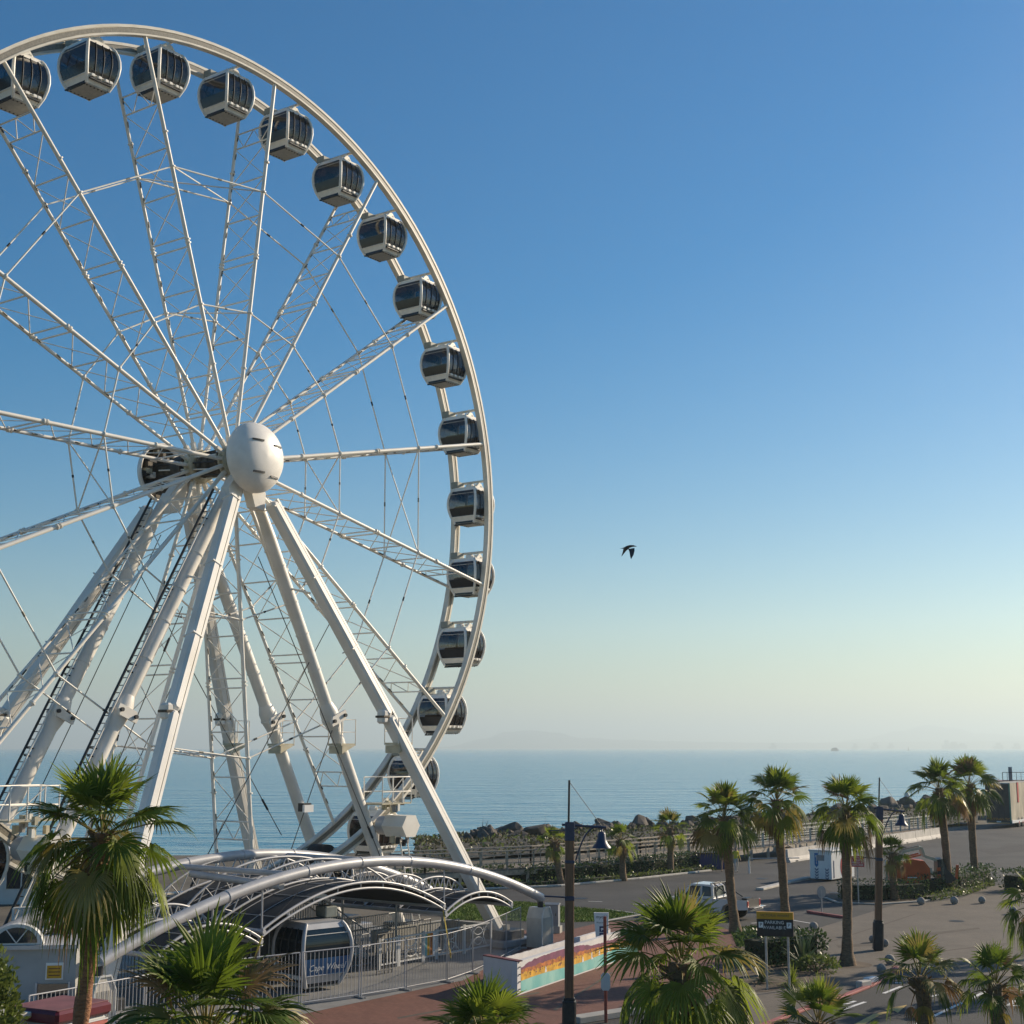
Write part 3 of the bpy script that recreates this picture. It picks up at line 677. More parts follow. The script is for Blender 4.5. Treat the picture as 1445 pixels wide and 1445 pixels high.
# angles -6 + 12 k ; those the photograph shows, counted clockwise from its left edge
GL = [(126, 'gondola cut by the left photo edge at the top, behind a slanting spoke'),
 (114, 'topmost gondola of the wheel, second from the left photo edge'),
 (102, 'gondola crossed by a steep spoke, just right of the topmost gondola'),
 (90, 'gondola near the top, two places right of the topmost one'),
 (78, 'gondola behind the spoke tip that meets the rim, three places right of the topmost'),
 (66, 'gondola on the upper right curve, four places clockwise from the topmost'),
 (54, 'gondola on the upper right curve directly clockwise of a slanting spoke tip'),
 (42, 'gondola touching the tip of the spoke that slants up to the right'),
 (30, 'gondola on the right of the wheel just below the slanting-up spoke'),
 (18, 'gondola crossed by the nearly level spoke on the right'),
 (6, 'gondola just below the nearly level spoke at the right of the wheel'),
 (-6, 'gondola crossed by the tip of the first downward-slanting spoke at right'),
 (-18, 'gondola half behind the rim, lower right, with open sky behind it'),
 (-30, 'lower right gondola at the horizon, crossed by a steep spoke tip'),
 (-42, 'gondola before the sea, crossed by the big ribbed right leg'),
 (-54, 'lowest gondola seen, half hidden behind the tubular leg and drive box'),
 (-66, 'gondola mostly hidden behind the arched canopy, right of centre'),
 (-126, 'gondola at the lower left, largely behind the nearest tall palm'),
 (-138, 'gondola cut by the left photo edge low down by the sea')]
proto = gondola()
for i, (a, lab) in enumerate(GL):
    g = proto if i == 0 else dup(proto)
    p = polar(18.12, R(a + .2), -1.09); g.location = p - V((0, 0, 2.36)); g.rotation_euler = (0, 0, GROT)
    tag(g, lab, 'gondola', 'gondolas hanging round the ferris wheel')
for k in range(30):
    t = R(-6 + 12 * k); mb = MB()
    mb.tube([polar(18.12, t, .1), polar(18.12, t, -2.3)], .07, 'white_rim', 8)
    put(mb, 'axle_beam')
# display cabin on the ground
g = dup(proto); g.name = 'display_gondola'
g.location = WG(-2.1, 7.35, .12); g.rotation_euler = (0, 0, R(-47)); g.scale = (1.16, 1.16, 1.16)
for c in list(kids(g)):
    if c.name.startswith(('bumper', 'hanger')): 
        bpy.data.objects.remove(c)
for c in kids(g):  # darker glass and greyed frame put the canopy's shade into the cabin
    if c.name.startswith(('door.', 'window.')):
        c.data = c.data.copy()
        for k_, m_ in enumerate(c.data.materials):
            if m_.name == 'cabin_glass': c.data.materials[k_] = M['car_glass']
    if c.name.startswith('cabin.'):
        c.data = c.data.copy()
        for k_, m_ in enumerate(c.data.materials):
            if m_.name == 'cabin_white': c.data.materials[k_] = M['light_steel']
if 'group' in g: del g['group']
tag(g, 'dark display gondola with a blue lettered band, parked on the ground under the canopy', 'gondola')
mb = MB(); panel(mb, 'x+', -.955, .955, [.42, .6, .86, .92], 'blue_film', .012)
text(mb, 'Cape Wheel', .27, gx('x+', .0, .64, .03), (0, 1, 0), V((.09, 0, 1)), 'lettering_white', depth=.006, shear=.3)
mb.build('lettered_band', g)

# ------------------------------------------------------------------ arched canopy over the boarding area
canopy = empty('arched_canopy', WG(0, 4.5, 0), 0, 'grey arched boarding canopy of dark panels hung from big curved white tubes', 'canopy')
def putc(mb, name, parent=canopy):
    off = WG(0, 4.5, 0); mb.v = [tuple(V(p) - off) for p in mb.v]; return mb.build(name, parent)
def big_arc(o, t, half=11.85, z0=-18.55, rise=2.25):
    s = -half + 2 * half * t; return W(s, o, z0 + rise * (1 - (s / half) ** 2))
for o in (7.7, 1.35):
    mb = MB(); mb.tube(arc(lambda t: big_arc(o, t), 40), .20, 'light_steel', 14)
    for t in (.22, .38, .5, .62, .78):
        p = big_arc(o, t); d = (big_arc(o, t + .01) - big_arc(o, t - .01)).normalized(); mb.lathe(p - d * .05, [(.22, 0), (.22, .1)], 'light_steel', 14, d)
    main = putc(mb, 'main_arch')
mb = MB()
for t in (.36, .6):
    mb.tube([big_arc(7.7, t) - UP * .05, big_arc(1.35, t) - UP * .05], .11, 'light_steel', 10)
mb.tube([W(-3.4, 2.2, -16.75), W(-3.4, 7.0, -16.95)], .14, 'light_steel', 10)
putc(mb, 'cross_tube')
VA = [(-5.03, 5.03, -18.3, 1.22), (-9.62, -5.03, -18.62, .72), (5.03, 9.62, -18.62, .62)]
def va(a, s, lift=0.):
    s0, s1, z0, rise = a; q = (2 * (s - s0) / (s1 - s0) - 1); return z0 + rise * (1 - q * q) + lift
for vi, a in enumerate(VA):
    s0, s1 = a[:2]; n = 24; O1, O0 = 7.75, 1.5

    mb = MB(); vs = []; fs = []
    for i in range(n + 1):
        s = s0 + (s1 - s0) * i / n; z = va(a, s)
        for o in (O1 - .1, O0): vs.append(W(s, o, z))
    vs2 = [v - V((0, 0, .03)) for v in vs]; k = len(vs)
    for i in range(n): fs += [(2 * i, 2 * i + 2, 2 * i + 3, 2 * i + 1), (k + 2 * i + 1, k + 2 * i + 3, k + 2 * i + 2, k + 2 * i)]
    fs += [(i0, i0 + k, j0 + k, j0) for i0, j0 in ((0, 1),)]
    mb.add(vs + vs2, fs, 'membrane', True)
    roof = putc(mb, 'roof_panel')
    mb = MB()                                          # thin seams on the panels
    for o in (6.7, 5.7, 4.7, 3.7, 2.7): mb.tube([W(s0 + (s1 - s0) * i / n, o, va(a, s0 + (s1 - s0) * i / n, .02)) for i in range(n + 1)], .018, 'grey_steel', 4, False)
    for i in range(2, n, 4): s = s0 + (s1 - s0) * i / n; mb.tube([W(s, O1 - .1, va(a, s, .02)), W(s, O0, va(a, s, .02))], .016, 'grey_steel', 4, False)
    putc(mb, 'seam', roof)
    for o, dbl in ((O1, True), (5.35, False), (3.4, False), (O0, False)):
        mb = MB(); pts = lambda lift: [W(s0 + (s1 - s0) * i / n, o, va(a, s0 + (s1 - s0) * i / n, lift)) for i in range(n + 1)]
        if dbl:
            mb.tube(pts(.05), .05, 'light_steel', 8); mb.tube([p - WN * .0 - UP * .17 for p in pts(0)], .045, 'light_steel', 8)
            for i in range(0, n + 1, 3): p = pts(0)[i]; mb.tube([p + UP * .05, p - UP * .17], .02, 'light_steel', 5)
        else:
            lo = pts(.06); hi = []
            for i in range(n + 1): q = 2 * i / n - 1; hi.append(lo[i] + UP * (.12 + (.62 if vi == 0 else .36) * (1 - q ** 4)))
            mb.tube(lo, .045, 'light_steel', 7); mb.tube(hi, .045, 'light_steel', 7)
            for i in range(0, n): 
                if i % 2 == 0: mb.tube([lo[i], hi[i + 1]], .025, 'light_steel', 5, False); mb.tube([hi[i + 1], lo[min(n, i + 2)]], .025, 'light_steel', 5, False)
        putc(mb, 'roof_truss')
    for s in (s0, s1): mb = MB(); mb.tube([W(s + (.06 if s == s0 else -.06), O1 + .05, va(a, s, -.02)), W(s + (.06 if s == s0 else -.06), O0, va(a, s, -.02))], .085, 'light_steel', 8); putc(mb, 'gutter_beam')
mb = MB()
for s, tgt in ((-7.3, -18.0), (-5.03, -18.3), (0, -17.1), (5.03, -18.3), (7.3, -18.1)):
    top = big_arc(7.7, (s + 11.85) / 23.7); mb.tube([top, W(s, 7.72, tgt)], .035, 'light_steel', 6)
    top = big_arc(1.35, (s + 11.85) / 23.7); mb.tube([top, W(s, 1.5, tgt)], .035, 'light_steel', 6)
mb.tube([big_arc(7.7, .41), W(-5.03, 7.75, -18.3)], .014, 'dark_metal', 4)
putc(mb, 'hanger_rod')
for s, o in ((-5.03, 7.6), (5.03, 5.2), (5.03, 2.2), (-5.03, 2.0), (8.3, 5.0)):
    mb = MB(); mb.tube([W(s, o, -18.4), WG(s, o, 0)], .05, 'galvanised', 8); putc(mb, 'column')
# covers over the arch feet
def foot_cover(s, lab):
    o = empty('arch_foot_cover', WG(s, 7.6, 0), PHI, lab, 'cover', 'boxes over the feet of the canopy arch'); o.scale = (.72, .8, 1)
    sec = [(-.55, 0), (.55, 0), (.55, 1.25), (.28, 1.68), (-.28, 1.68), (-.55, 1.25)]
    mb = MB(); mb.prism([V((x, -.5, z)) for x, z in sec][::-1], V((0, 1.0, 0)), 'corrugated')
    for x in [-.46 + .115 * i for i in range(9)]: mb.box((x, -.515, .66), .045, .03, 1.2, 'corrugated'); 
    for y in [-.4 + .115 * i for i in range(8)]: mb.box((.565, y, .64), .03, .045, 1.2, 'corrugated')
    mb.build('casing', o)
    mb = MB()
    P = [V((x * 1.03, -.53, z * 1.01)) for x, z in sec]
    for a, b in list(zip(P, P[1:] + P[:1]))[1:]: mb.beam(a, b, .05, .06, 'booth_white', (0, 1, 0))
    mb.build('trim', o)
    mb = MB(); sg = 1 if s > 0 else -1
    mb.tube([V((0, -.1, 1.66)), V((-.05 * sg, -.1, 2.0))], .17, 'dark_metal', 10); mb.box((0, -.1, 2.02), .42, .34, .08, 'light_steel'); mb.build('pivot', o)
foot_cover(11.85, 'pale corrugated box under the right end of the canopy arch, beside the grey cabinet')
foot_cover(-11.85, 'pale gabled box under the left end of the canopy arch, behind the palm fronds')

# steps and railings under the canopy
st = empty('access_stair', WG(2.6, 3.2, 0), PHI, 'steel stair with slatted railings under the canopy beside the dark display gondola', 'stair')
mb = MB()
for i in range(9): mb.box((1.9 - i * .3, 0, .18 * (i + 1) - .03), .3, 1.5, .06, 'galvanised')
mb.box((-1.7, 0, 1.62), 2.0, 1.5, .08, 'galvanised'); mb.build('tread', st)
for y in (-.77, .77):
    mb = MB(); mb.beam(V((2.1, y, .05)), V((-.7, y, 1.6)), .05, .25, 'booth_white'); mb.beam(V((-.7, y, 1.55)), V((-2.7, y, 1.55)), .05, .22, 'booth_white')
    mb.build('stringer', st); mb = MB()
    mb.tube([V((2.05, y, 1.1)), V((-.7, y, 2.65)), V((-2.7, y, 2.65))], .03, 'light_steel', 6); mb.tube([V((2.05, y, .3)), V((-.7, y, 1.8)), V((-2.7, y, 1.8))], .025, 'light_steel', 6)
    for i in range(34):
        x = 2.05 - i * .14; zb = .2 + max(0, min(1, (2.05 - x) / 2.75)) * 1.5; mb.tube([V((x, y, zb)), V((x, y, zb + .9))], .016, 'light_steel', 5, False)
    mb.build('railing', st)
mb = MB()
for x in (-2.6, -1.0):
    for y in (-.7, .7): mb.tube([V((x, y, 0)), V((x, y, 1.6))], .05, 'galvanised', 6)
mb.build('leg', st)
def bars(mb, p, q, h, n, m='light_steel', r=.015, zb=.1, rail=.025, posts=True):
    p, q = V(p), V(q)
    mb.tube([p + UP * h, q + UP * h], rail, m, 6); mb.tube([p + UP * zb, q + UP * zb], rail, m, 6)
    for i in range(n + 1):
        b = p.lerp(q, i / n); mb.tube([b + UP * zb, b + UP * h], r, m, 5, False)
    if posts:
        for b in (p, q): mb.tube([b, b + UP * h], rail * 1.15, m, 6)
# railings along the boarding edge
edge_labels = ['slatted railing at the left end of the boarding edge behind the nearest tall palm', 'slatted railing at the boarding edge under the left small canopy vault', 'slatted railing at the boarding edge behind the dark display gondola', 'slatted railing at the boarding edge right of the stair', 'slatted railing at the right end of the boarding edge by the ribbed leg']
for i in range(5):
    s = -9.4 + i * 3.9; mb = MB(); a, b = WG(s, 1.9, 0), WG(s + 3.7, 1.9, 0); bars(mb, a, b, 1.35, 26, 'galvanised')
    tag(mb.build('slatted_railing', base=a), edge_labels[i], 'railing', 'slatted railings at the boarding edge')
for i, (s0_, s1_, o_, h_, lab) in enumerate(((-6.6, -3.4, 3.6, 2.0, 'added dark sheet standing in for shade left of the display gondola, under the canopy'), (-3.2, .6, 3.3, 2.1, 'added dark sheet standing in for shade right behind the display gondola'))):
    mb = MB(); a, b = WG(s0_, o_, 0), WG(s1_, o_, 0); mb.beam(a + UP * (h_ / 2 + .1), b + UP * (h_ / 2 + .1), .03, h_ - .1, 'dark_metal')  # added dark sheets that put shade behind the display gondola
    o = mb.build('shade_filler', base=a); tag(o, lab, 'screen', 'added dark sheets under the canopy'); mb = MB()
    for k in range(5): q = a.lerp(b, k / 4); mb.tube([q - WN * -.03, q - WN * -.03 + UP * h_], .03, 'galvanised', 6)
    mb.tube([a + UP * h_, b + UP * h_], .03, 'galvanised', 6); f = mb.build('frame', o); f.data.transform(Matrix.Translation(-a))
for i, (s0_, s1_, o_, lab) in enumerate(((.9, 3.4, 5.3, 'queue railing nearest the stair under the canopy'), (3.7, 6.2, 5.3, 'queue railing behind the striped coloured board'), (6.5, 9.2, 5.2, 'queue railing behind the rightmost ornate ring panel'), (4.2, 8.6, 4.1, 'long queue railing in the middle of the boarding area'))):
    mb = MB(); a, b = WG(s0_, o_, 0), WG(s1_, o_, 0); bars(mb, a, b, 1.25, int((b - a).length / .17), 'grey_steel', .012, .1, .024); tag(mb.build('queue_railing', base=a), lab, 'railing', 'queue railings under the canopy')
mb = MB(); c_ = WG(1.6, 7.2, 0)
for k in range(5): mb.tube([c_ + WU * (.22 * k), c_ + WU * (.22 * k) + UP * 1.5], .02, 'dark_metal', 6)
mb.tube([c_ + UP * 1.5, c_ + WU * .88 + UP * 1.5], .025, 'dark_metal', 6); mb.tube([c_ + UP * .15, c_ + WU * .88 + UP * .15], .025, 'dark_metal', 6)
tag(mb.build('gate', base=c_), 'narrow dark barred gate just right of the display gondola', 'gate')
# low grey side walls in the boarding area
mb = MB(); mb.beam(WG(6.2, 2.9, .45), WG(11.2, 2.9, .45), .25, .9, 'concrete'); mb.beam(WG(11.2, 3.0, .45), WG(11.2, 6.4, .45), .25, .9, 'concrete')
tag(mb.build('low_wall', base=WG(8, 3, 0)), 'low pale wall behind the fence at the foot of the ribbed right leg', 'wall')
# ornamental white railing panels
def ornate(mb, p, q, kind):
    d = (q - p).normalized(); L = (q - p).length
    for z in (.18, 1.12): mb.beam(p + UP * z, q + UP * z, .05, .06, 'booth_white')
    for b in (p, q): mb.beam(b, b + UP * 1.2, .07, .07, 'booth_white', WN)
    if kind == 'bars':
        for i in range(6): b = p.lerp(q, (i + .5) / 6); mb.tube([b + UP * .18, b + UP * 1.12], .03, 'booth_white', 5)
    elif kind == 'board':
        cs = ['mural_teal', 'mural_yellow', 'mural_orange', 'sign_white']
        for i in range(4): mb.beam(p.lerp(q, i / 4 + .12) + UP * .65 - d * .09, p.lerp(q, i / 4 + .12) + UP * .65 + d * .09, .03, .86, cs[i])
    else:
        c = p.lerp(q, .5) + UP * .65
        def ring(cc, r, a0=0, a1=360, n=20): mb.tube([cc + d * (r * math.cos(R(a0 + (a1 - a0) * i / n))) + UP * (r * math.sin(R(a0 + (a1 - a0) * i / n))) for i in range(n + 1)], .022, 'booth_white', 5, False)
        ring(c, .36); ring(c + UP * .47, .42, 195, 345); ring(c - UP * .47, .42, 15, 165)
        ring(c + d * (L / 2 - .02), .5, 120, 240); ring(c - d * (L / 2 - .02), .5, -60, 60)
kinds = [('bars', 1.1, 'white railing panel of upright bars, left end of the ornate row under the canopy'), ('ring', 1.45, 'first ornate ring railing panel, between the barred panel and the coloured board'), ('board', .75, 'railing panel filled with a striped coloured board'),
         ('ring', 1.75, 'ornate ring railing panel just right of the coloured board'), ('ring', 1.85, 'rightmost ornate ring railing panel, before the ribbed right leg')]
s = 2.7
for kd, L_, lab in kinds:
    p, q = WG(s, 6.35, 0), WG(s + L_, 6.35, 0); mb = MB(); ornate(mb, p, q, kd); tag(mb.build('ornate_railing', base=p), lab, 'railing', 'white ornate railing panels under the canopy'); s += L_ + .1
# tall barred fence panels round the boarding area
fl = [(-15.6, 9.4), (-13.4, 9.3), (-11.2, 9.1), (-9.0, 8.95), (-6.9, 9.0), (-4.9, 9.5), (-2.5, 10.05), (-.35, 10.3), (1.9, 10.4), (4.1, 9.9), (6.3, 9.1), (8.6, 8.2), (10.9, 7.3)]
flab = ['fence panel at the far left, behind the white booth', 'fence panel left of the gabled arch cover', 'fence panel behind the gabled arch cover at left', 'fence panel behind the dense low palm crown', 'barred fence panel just right of the dense low palm crown', 'fence panel before the left half of the dark display gondola',
        'barred fence panel before the blue band of the display gondola', 'leaning fence panel between the display gondola and the barred white railing', 'fence panel before the striped coloured board', 'fence panel left of the painted wall, behind its end', 'fence panel behind the white end of the painted wall', 'fence panel at the foot of the ribbed right leg']
for fi, ((a, b), lab) in enumerate(zip(zip(fl[:-1], fl[1:]), flab)):
    p, q = WG(*a, 0), WG(*b, 0); d = (q - p).normalized(); p = p + d * .05; q = q - d * .05; mb = MB(); bars(mb, p, q, 1.75, 14, 'light_steel' if fi < 7 else 'grey_steel', .011 if fi < 7 else .008, .12, .022 if fi < 7 else .018)
    nn = V((-d.y, d.x, 0))
    o = mb.build('fence_panel', base=p); tag(o, lab, 'fence', 'barred fence panels round the boarding area')
    for e in (p, q):
        mb = MB(); mb.beam(e - nn * .28 + UP * .04, e + nn * .28 + UP * .04, .05, .04, 'galvanised')
        f = mb.build('foot', o); f.data.transform(Matrix.Translation(-p))
for (a, b, lab) in (((-5.03, 7.75, 2.2), (-6.9, 9.0, .9), 'yellow tie strap slanting down from the left canopy corner'), ((5.0, 7.7, 2.15), (4.9, 8.2, .35), 'yellow tie strap hanging from the right corner of the big canopy vault')):
    mb = MB(); A, B = WG(*a), WG(*b); mb.beam(A, B, .06, .012, 'strap_yellow'); mb.box(A.lerp(B, .92), .1, .06, .14, 'sign_yellow'); tag(mb.build('tie_strap', base=B), lab, 'strap')

# ------------------------------------------------------------------ ticket booth, kiosk and shrub at the left edge
b0 = V((-14.85, 46.8, 0))
tb = empty('ticket_booth', b0, R(8), 'grey-white booth with an arched window behind the nearest tall palm trunk', 'booth')
mb = MB(); mb.box((0, 0, 1.25), 2.5, 2.4, 2.5, 'booth_shade'); mb.box((0, -.05, 2.55), 2.65, 2.6, .12, 'light_steel'); mb.build('wall', tb)
mb = MB(); n = 14; o_ = [V((-.55 + .78 * math.cos(math.pi * i / n), -1.24, 2.62 + .62 * math.sin(math.pi * i / n))) for i in range(n + 1)]
mb.prism(o_, V((0, .35, 0)), 'booth_white'); fr = mb.build('arched_gable', tb)
mb = MB(); mb.prism([V((-.55 + .62 * math.cos(math.pi * i / n), -1.262, 2.68 + .46 * math.sin(math.pi * i / n))) for i in range(n + 1)], V((0, .02, 0)), 'car_glass')
for a in (60, 120): mb.beam(V((-.55, -1.275, 2.68)), V((-.55 + .62 * math.cos(R(a)), -1.275, 2.68 + .46 * math.sin(R(a)))), .03, .03, 'booth_white', (0, 1, 0))
mb.build('window', tb)
mb = MB(); mb.box((.62, -1.22, 1.82), .52, .04, .5, 'sign_white'); mb.box((.62, -1.245, 1.80), .44, .012, .38, 'mural_yellow')
for i in range(3): mb.box((.62, -1.255, 1.90 - .1 * i), .34, .008, .03, 'mural_brown')
mb.build('notice', tb)
mb = MB(); mb.box((.6, -1.225, .95), .9, .04, 1.0, 'car_glass'); mb.box((.1, -1.235, .95), .06, .06, 1.1, 'light_steel'); mb.box((1.08, -1.235, .95), .06, .06, 1.1, 'light_steel'); mb.build('hatch', tb)
mb = MB(); mb.beam(V((-1.3, -2.0, 1.0)), V((1.9, -2.0, 1.0)), .05, .08, 'light_steel')
for i in range(5): mb.beam(V((-1.25 + .78 * i, -2.0, 0)), V((-1.25 + .78 * i, -2.0, 1.0)), .05, .05, 'light_steel', (1, 0, 0))
mb.box((-.5, -2.0, .5), 1.2, .03, .8, 'booth_white'); tag(mb.build('queue_rail', base=None), 'white queue rail in front of the grey-white booth', 'railing').matrix_world = Matrix.Translation(b0) @ Matrix.Rotation(R(8), 4, 'Z')
q0 = V((-17.3, 51.2, 0)); q1 = V((-15.1, 52.6, 0)); qd = (q1 - q0).normalized(); qn = V((-qd.y, qd.x, 0)); mb = MB()
bars(mb, q0 + UP * 2.1, q1 + UP * 2.1, 1.0, 9, 'booth_white', .035, .1, .04); bars(mb, q1 + UP * 2.1, q1 + qn * 1.6 + UP * 2.1, 1.0, 9, 'booth_white', .022, .1, .03)
mb.box((q0 + q1) / 2 + qn * .8 + UP * 2.05, 2.3, 1.7, .12, 'light_steel', qd)
for q in (q0, q1, q0 + qn * 1.6, q1 + qn * 1.6): mb.tube([q, q + UP * 2.0], .06, 'light_steel', 6)
tag(mb.build('raised_platform', base=q0), 'raised platform with a slatted white railing above the booth roof', 'platform')
pv0 = V((-32.5, 84, 0)); pa = empty('pavilion', pv0, R(4), 'long white pavilion with a flat roof at the left photo edge, behind the wheel legs', 'pavilion')
mb = MB(); mb.box((0, 0, 1.35), 12.5, 4.6, 2.7, 'booth_white'); mb.build('wall', pa)
mb = MB(); mb.box((0, -.1, 2.82), 13.2, 5.4, .22, 'sign_white', bevel=.03); mb.box((0, -2.75, 2.55), 13.0, .06, .3, 'roof_cream'); mb.build('roof', pa)
for i in range(5):
    mb = MB(); x_ = -5 + 2.5 * i; mb.box((x_, -2.31, 1.5), 1.7, .04, 1.3, 'car_glass')
    for e in (-.85, 0, .85): mb.box((x_ + e, -2.34, 1.5), .07, .05, 1.4, 'booth_white')
    mb.build('window', pa)
yw_ = R(-41); wb = empty('flat_roofed_booth', V((-14.3, 37.0, 0)), yw_, 'low booth with a flat cream roof at the bottom left corner', 'booth')
mb = MB(); mb.box((0, 0, 1.05), 4.5, 2.7, 2.1, 'booth_white'); mb.build('wall', wb)
mb = MB(); mb.box((0, 0, 2.2), 5.0, 3.2, .14, 'roof_cream', bevel=.03); mb.box((.1, 0, 2.272), .02, 3.1, .012, 'booth_white'); mb.build('roof', wb)
mb = MB(); mb.box((0, -1.62, 2.16), 5.02, .05, .18, 'coping_maroon'); mb.build('fascia', wb)
kA, kB, kC = gp(31, 1415, 2.34), gp(81, 1428, 2.34), gp(160, 1411, 2.34); kx = kC - kB; KWd = kx.length; kx.normalize(); ky = V((-kx.y, kx.x, 0)); KDp = max(1.2, abs((kA - kB).dot(ky)))
o0 = kB + kx * KWd / 2 + ky * KDp / 2; o0.z = 0
kk = empty('maroon_kiosk', o0, math.atan2(kx.y, kx.x), 'maroon-roofed kiosk with a pink lettered side panel at the bottom left', 'kiosk')
mb = MB(); mb.box((0, 0, 1.0), KWd - .2, KDp - .2, 2.0, 'booth_white', bevel=.05); mb.build('body', kk)
mb = MB(); mb.box((0, 0, 2.17), KWd, KDp, .30, 'maroon', bevel=.07); mb.box((0, 0, 2.333), KWd - .15, KDp - .15, .02, 'maroon_top', bevel=.005); mb.build('roof', kk)
mb = MB(); mb.lathe((-KWd / 2 - .02, .1, 1.55), [(.50, -.5), (.46, 0), (.3, .25), (.001, .32)], 'maroon', 18); mb.build('awning', kk)
yk = -(KDp - .2) / 2
mb = MB(); mb.box((.05, yk - .015, 1.52), KWd - .3, .03, .78, 'sign_pink'); mb.box((.05, yk - .035, 1.92), KWd - .3, .02, .03, 'sign_white')
text(mb, 'C', .40, (-.22, yk - .034, 1.62), (1, 0, 0), (0, 0, 1), 'lettering_white'); text(mb, 'ng', .40, (.50, yk - .034, 1.62), (1, 0, 0), (0, 0, 1), 'lettering_white'); mb.build('lettered_panel', kk)

# ------------------------------------------------------------------ foliage helpers
def leaf_quad(mb, p, d, side, L_, w_, m, bend=0.):
    q = p + d * L_ * .5 + UP * bend; e = p + d * L_ - UP * bend
    mb.add([p, q - side * w_, e, q + side * w_], [(0, 1, 2, 3)], m)
def hedge(name, path, wid, h, lab, group=None, dens=130, leaf=.13, mat_='hedge_leaf', rnd=None, cat='hedge'):
    rnd = rnd or random.Random(sum(map(ord, lab))); P = [V(p) for p in path]; base = P[0].copy(); base.z = 0; mb = MB(); mc = MB()
    for a, b in zip(P[:-1], P[1:]):
        d = b - a; d.z = 0; L_ = d.length; d.normalize(); nn = V((-d.y, d.x, 0))
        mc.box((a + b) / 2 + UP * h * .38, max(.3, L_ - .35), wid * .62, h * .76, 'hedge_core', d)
        for i in range(int(dens * L_)):
            u = rnd.random() * L_; fc = rnd.random(); wob = .08 * noise.noise(V((u * 1.3 + a.x, 0, a.y)))
            if fc < .36: v = rnd.uniform(-.5, .5) * wid; z = h + wob + rnd.uniform(-.1, .07)
            else: v = (.5 if fc < .5 else -.5) * wid * (1 + wob * 2) + rnd.uniform(-.05, .05); z = rnd.uniform(.02, h + wob)
            if i % 9 == 0: u = rnd.choice([rnd.uniform(-.05, .15), L_ - rnd.uniform(-.05, .15)]); v = rnd.uniform(-.5, .5) * wid; z = rnd.uniform(.02, h)
            p = a + d * u + nn * v + UP * z
            dr = V((rnd.gauss(0, 1), rnd.gauss(0, 1), rnd.gauss(.3, .8))).normalized(); sd_ = dr.cross(V((rnd.gauss(0, 1), rnd.gauss(0, 1), rnd.gauss(0, 1)))).normalized()
            leaf_quad(mb, p, dr, sd_, leaf * rnd.uniform(.7, 1.4), leaf * .3, mat_)
    r = empty(name, base, 0, lab, cat, group)
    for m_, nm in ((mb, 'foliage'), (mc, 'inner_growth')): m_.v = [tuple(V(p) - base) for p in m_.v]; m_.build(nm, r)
    return r
def bush(name, c, rx, ry, rz, lab, n=1500, leaf=.14, m='hedge_leaf', cat='shrub', group=None, seed=1):
    rnd = random.Random(seed); mb = MB(); mc = MB()
    for i in range(n):
        d = V((rnd.gauss(0, 1), rnd.gauss(0, 1), rnd.gauss(0, 1))).normalized(); d.z = abs(d.z) if rnd.random() < .85 else d.z
        k = (1 + .28 * noise.noise(d * 2.3 + V((seed, 0, 0)))) * rnd.uniform(.72, 1.03)
        p = V((d.x * rx * k, d.y * ry * k, max(.03, rz * (.35 + d.z * k * .75))))
        dr = (d + V((rnd.gauss(0, .6), rnd.gauss(0, .6), rnd.gauss(.2, .6)))).normalized(); sd_ = dr.cross(V((rnd.gauss(0, 1), rnd.gauss(0, 1), rnd.gauss(0, 1)))).normalized()
        leaf_quad(mb, p, dr, sd_, leaf * rnd.uniform(.7, 1.4), leaf * .32, m)
    for i in range(7): a = i * .9; mc.tube([V((0, 0, 0)), V((rx * .5 * math.cos(a), ry * .5 * math.sin(a), rz * .6))], .03, 'trunk_bark', 5)
    r = empty(name, c, 0, lab, cat, group); mb.build('foliage', r); mc.build('stem', r); return r
def spiky(name, c, rad, n, lab, m='agave_leaf', seed=1, wid=.07, cat='plant', group=None, curve=.5):
    rnd = random.Random(seed); mb = MB()
    for i in range(n):
        az = rnd.uniform(0, 6.283); el = R(rnd.uniform(8, 85)); L_ = rad * rnd.uniform(.75, 1.15)
        h = V((math.cos(az), math.sin(az), 0)); sdv = V((-h.y, h.x, 0)); pts = []
        for k in range(5):
            t = k / 4; pts.append(h * (L_ * t * math.cos(el)) + UP * (L_ * (t * math.sin(el) - curve * t * t * math.cos(el)) + .05))
        vs = []; 
        for k, p in enumerate(pts): w_ = wid * (1 - (k / 4) ** 1.6) + .002; vs += [p - sdv * w_ + UP * w_ * .3, p, p + sdv * w_ + UP * w_ * .3]
        fs = []
        for k in range(4): a = 3 * k; fs += [(a, a + 1, a + 4, a + 3), (a + 1, a + 2, a + 5, a + 4)]
        mb.add(vs, fs, m)
    o = mb.build(name); o.location = c; return tag(o, lab, cat, group)

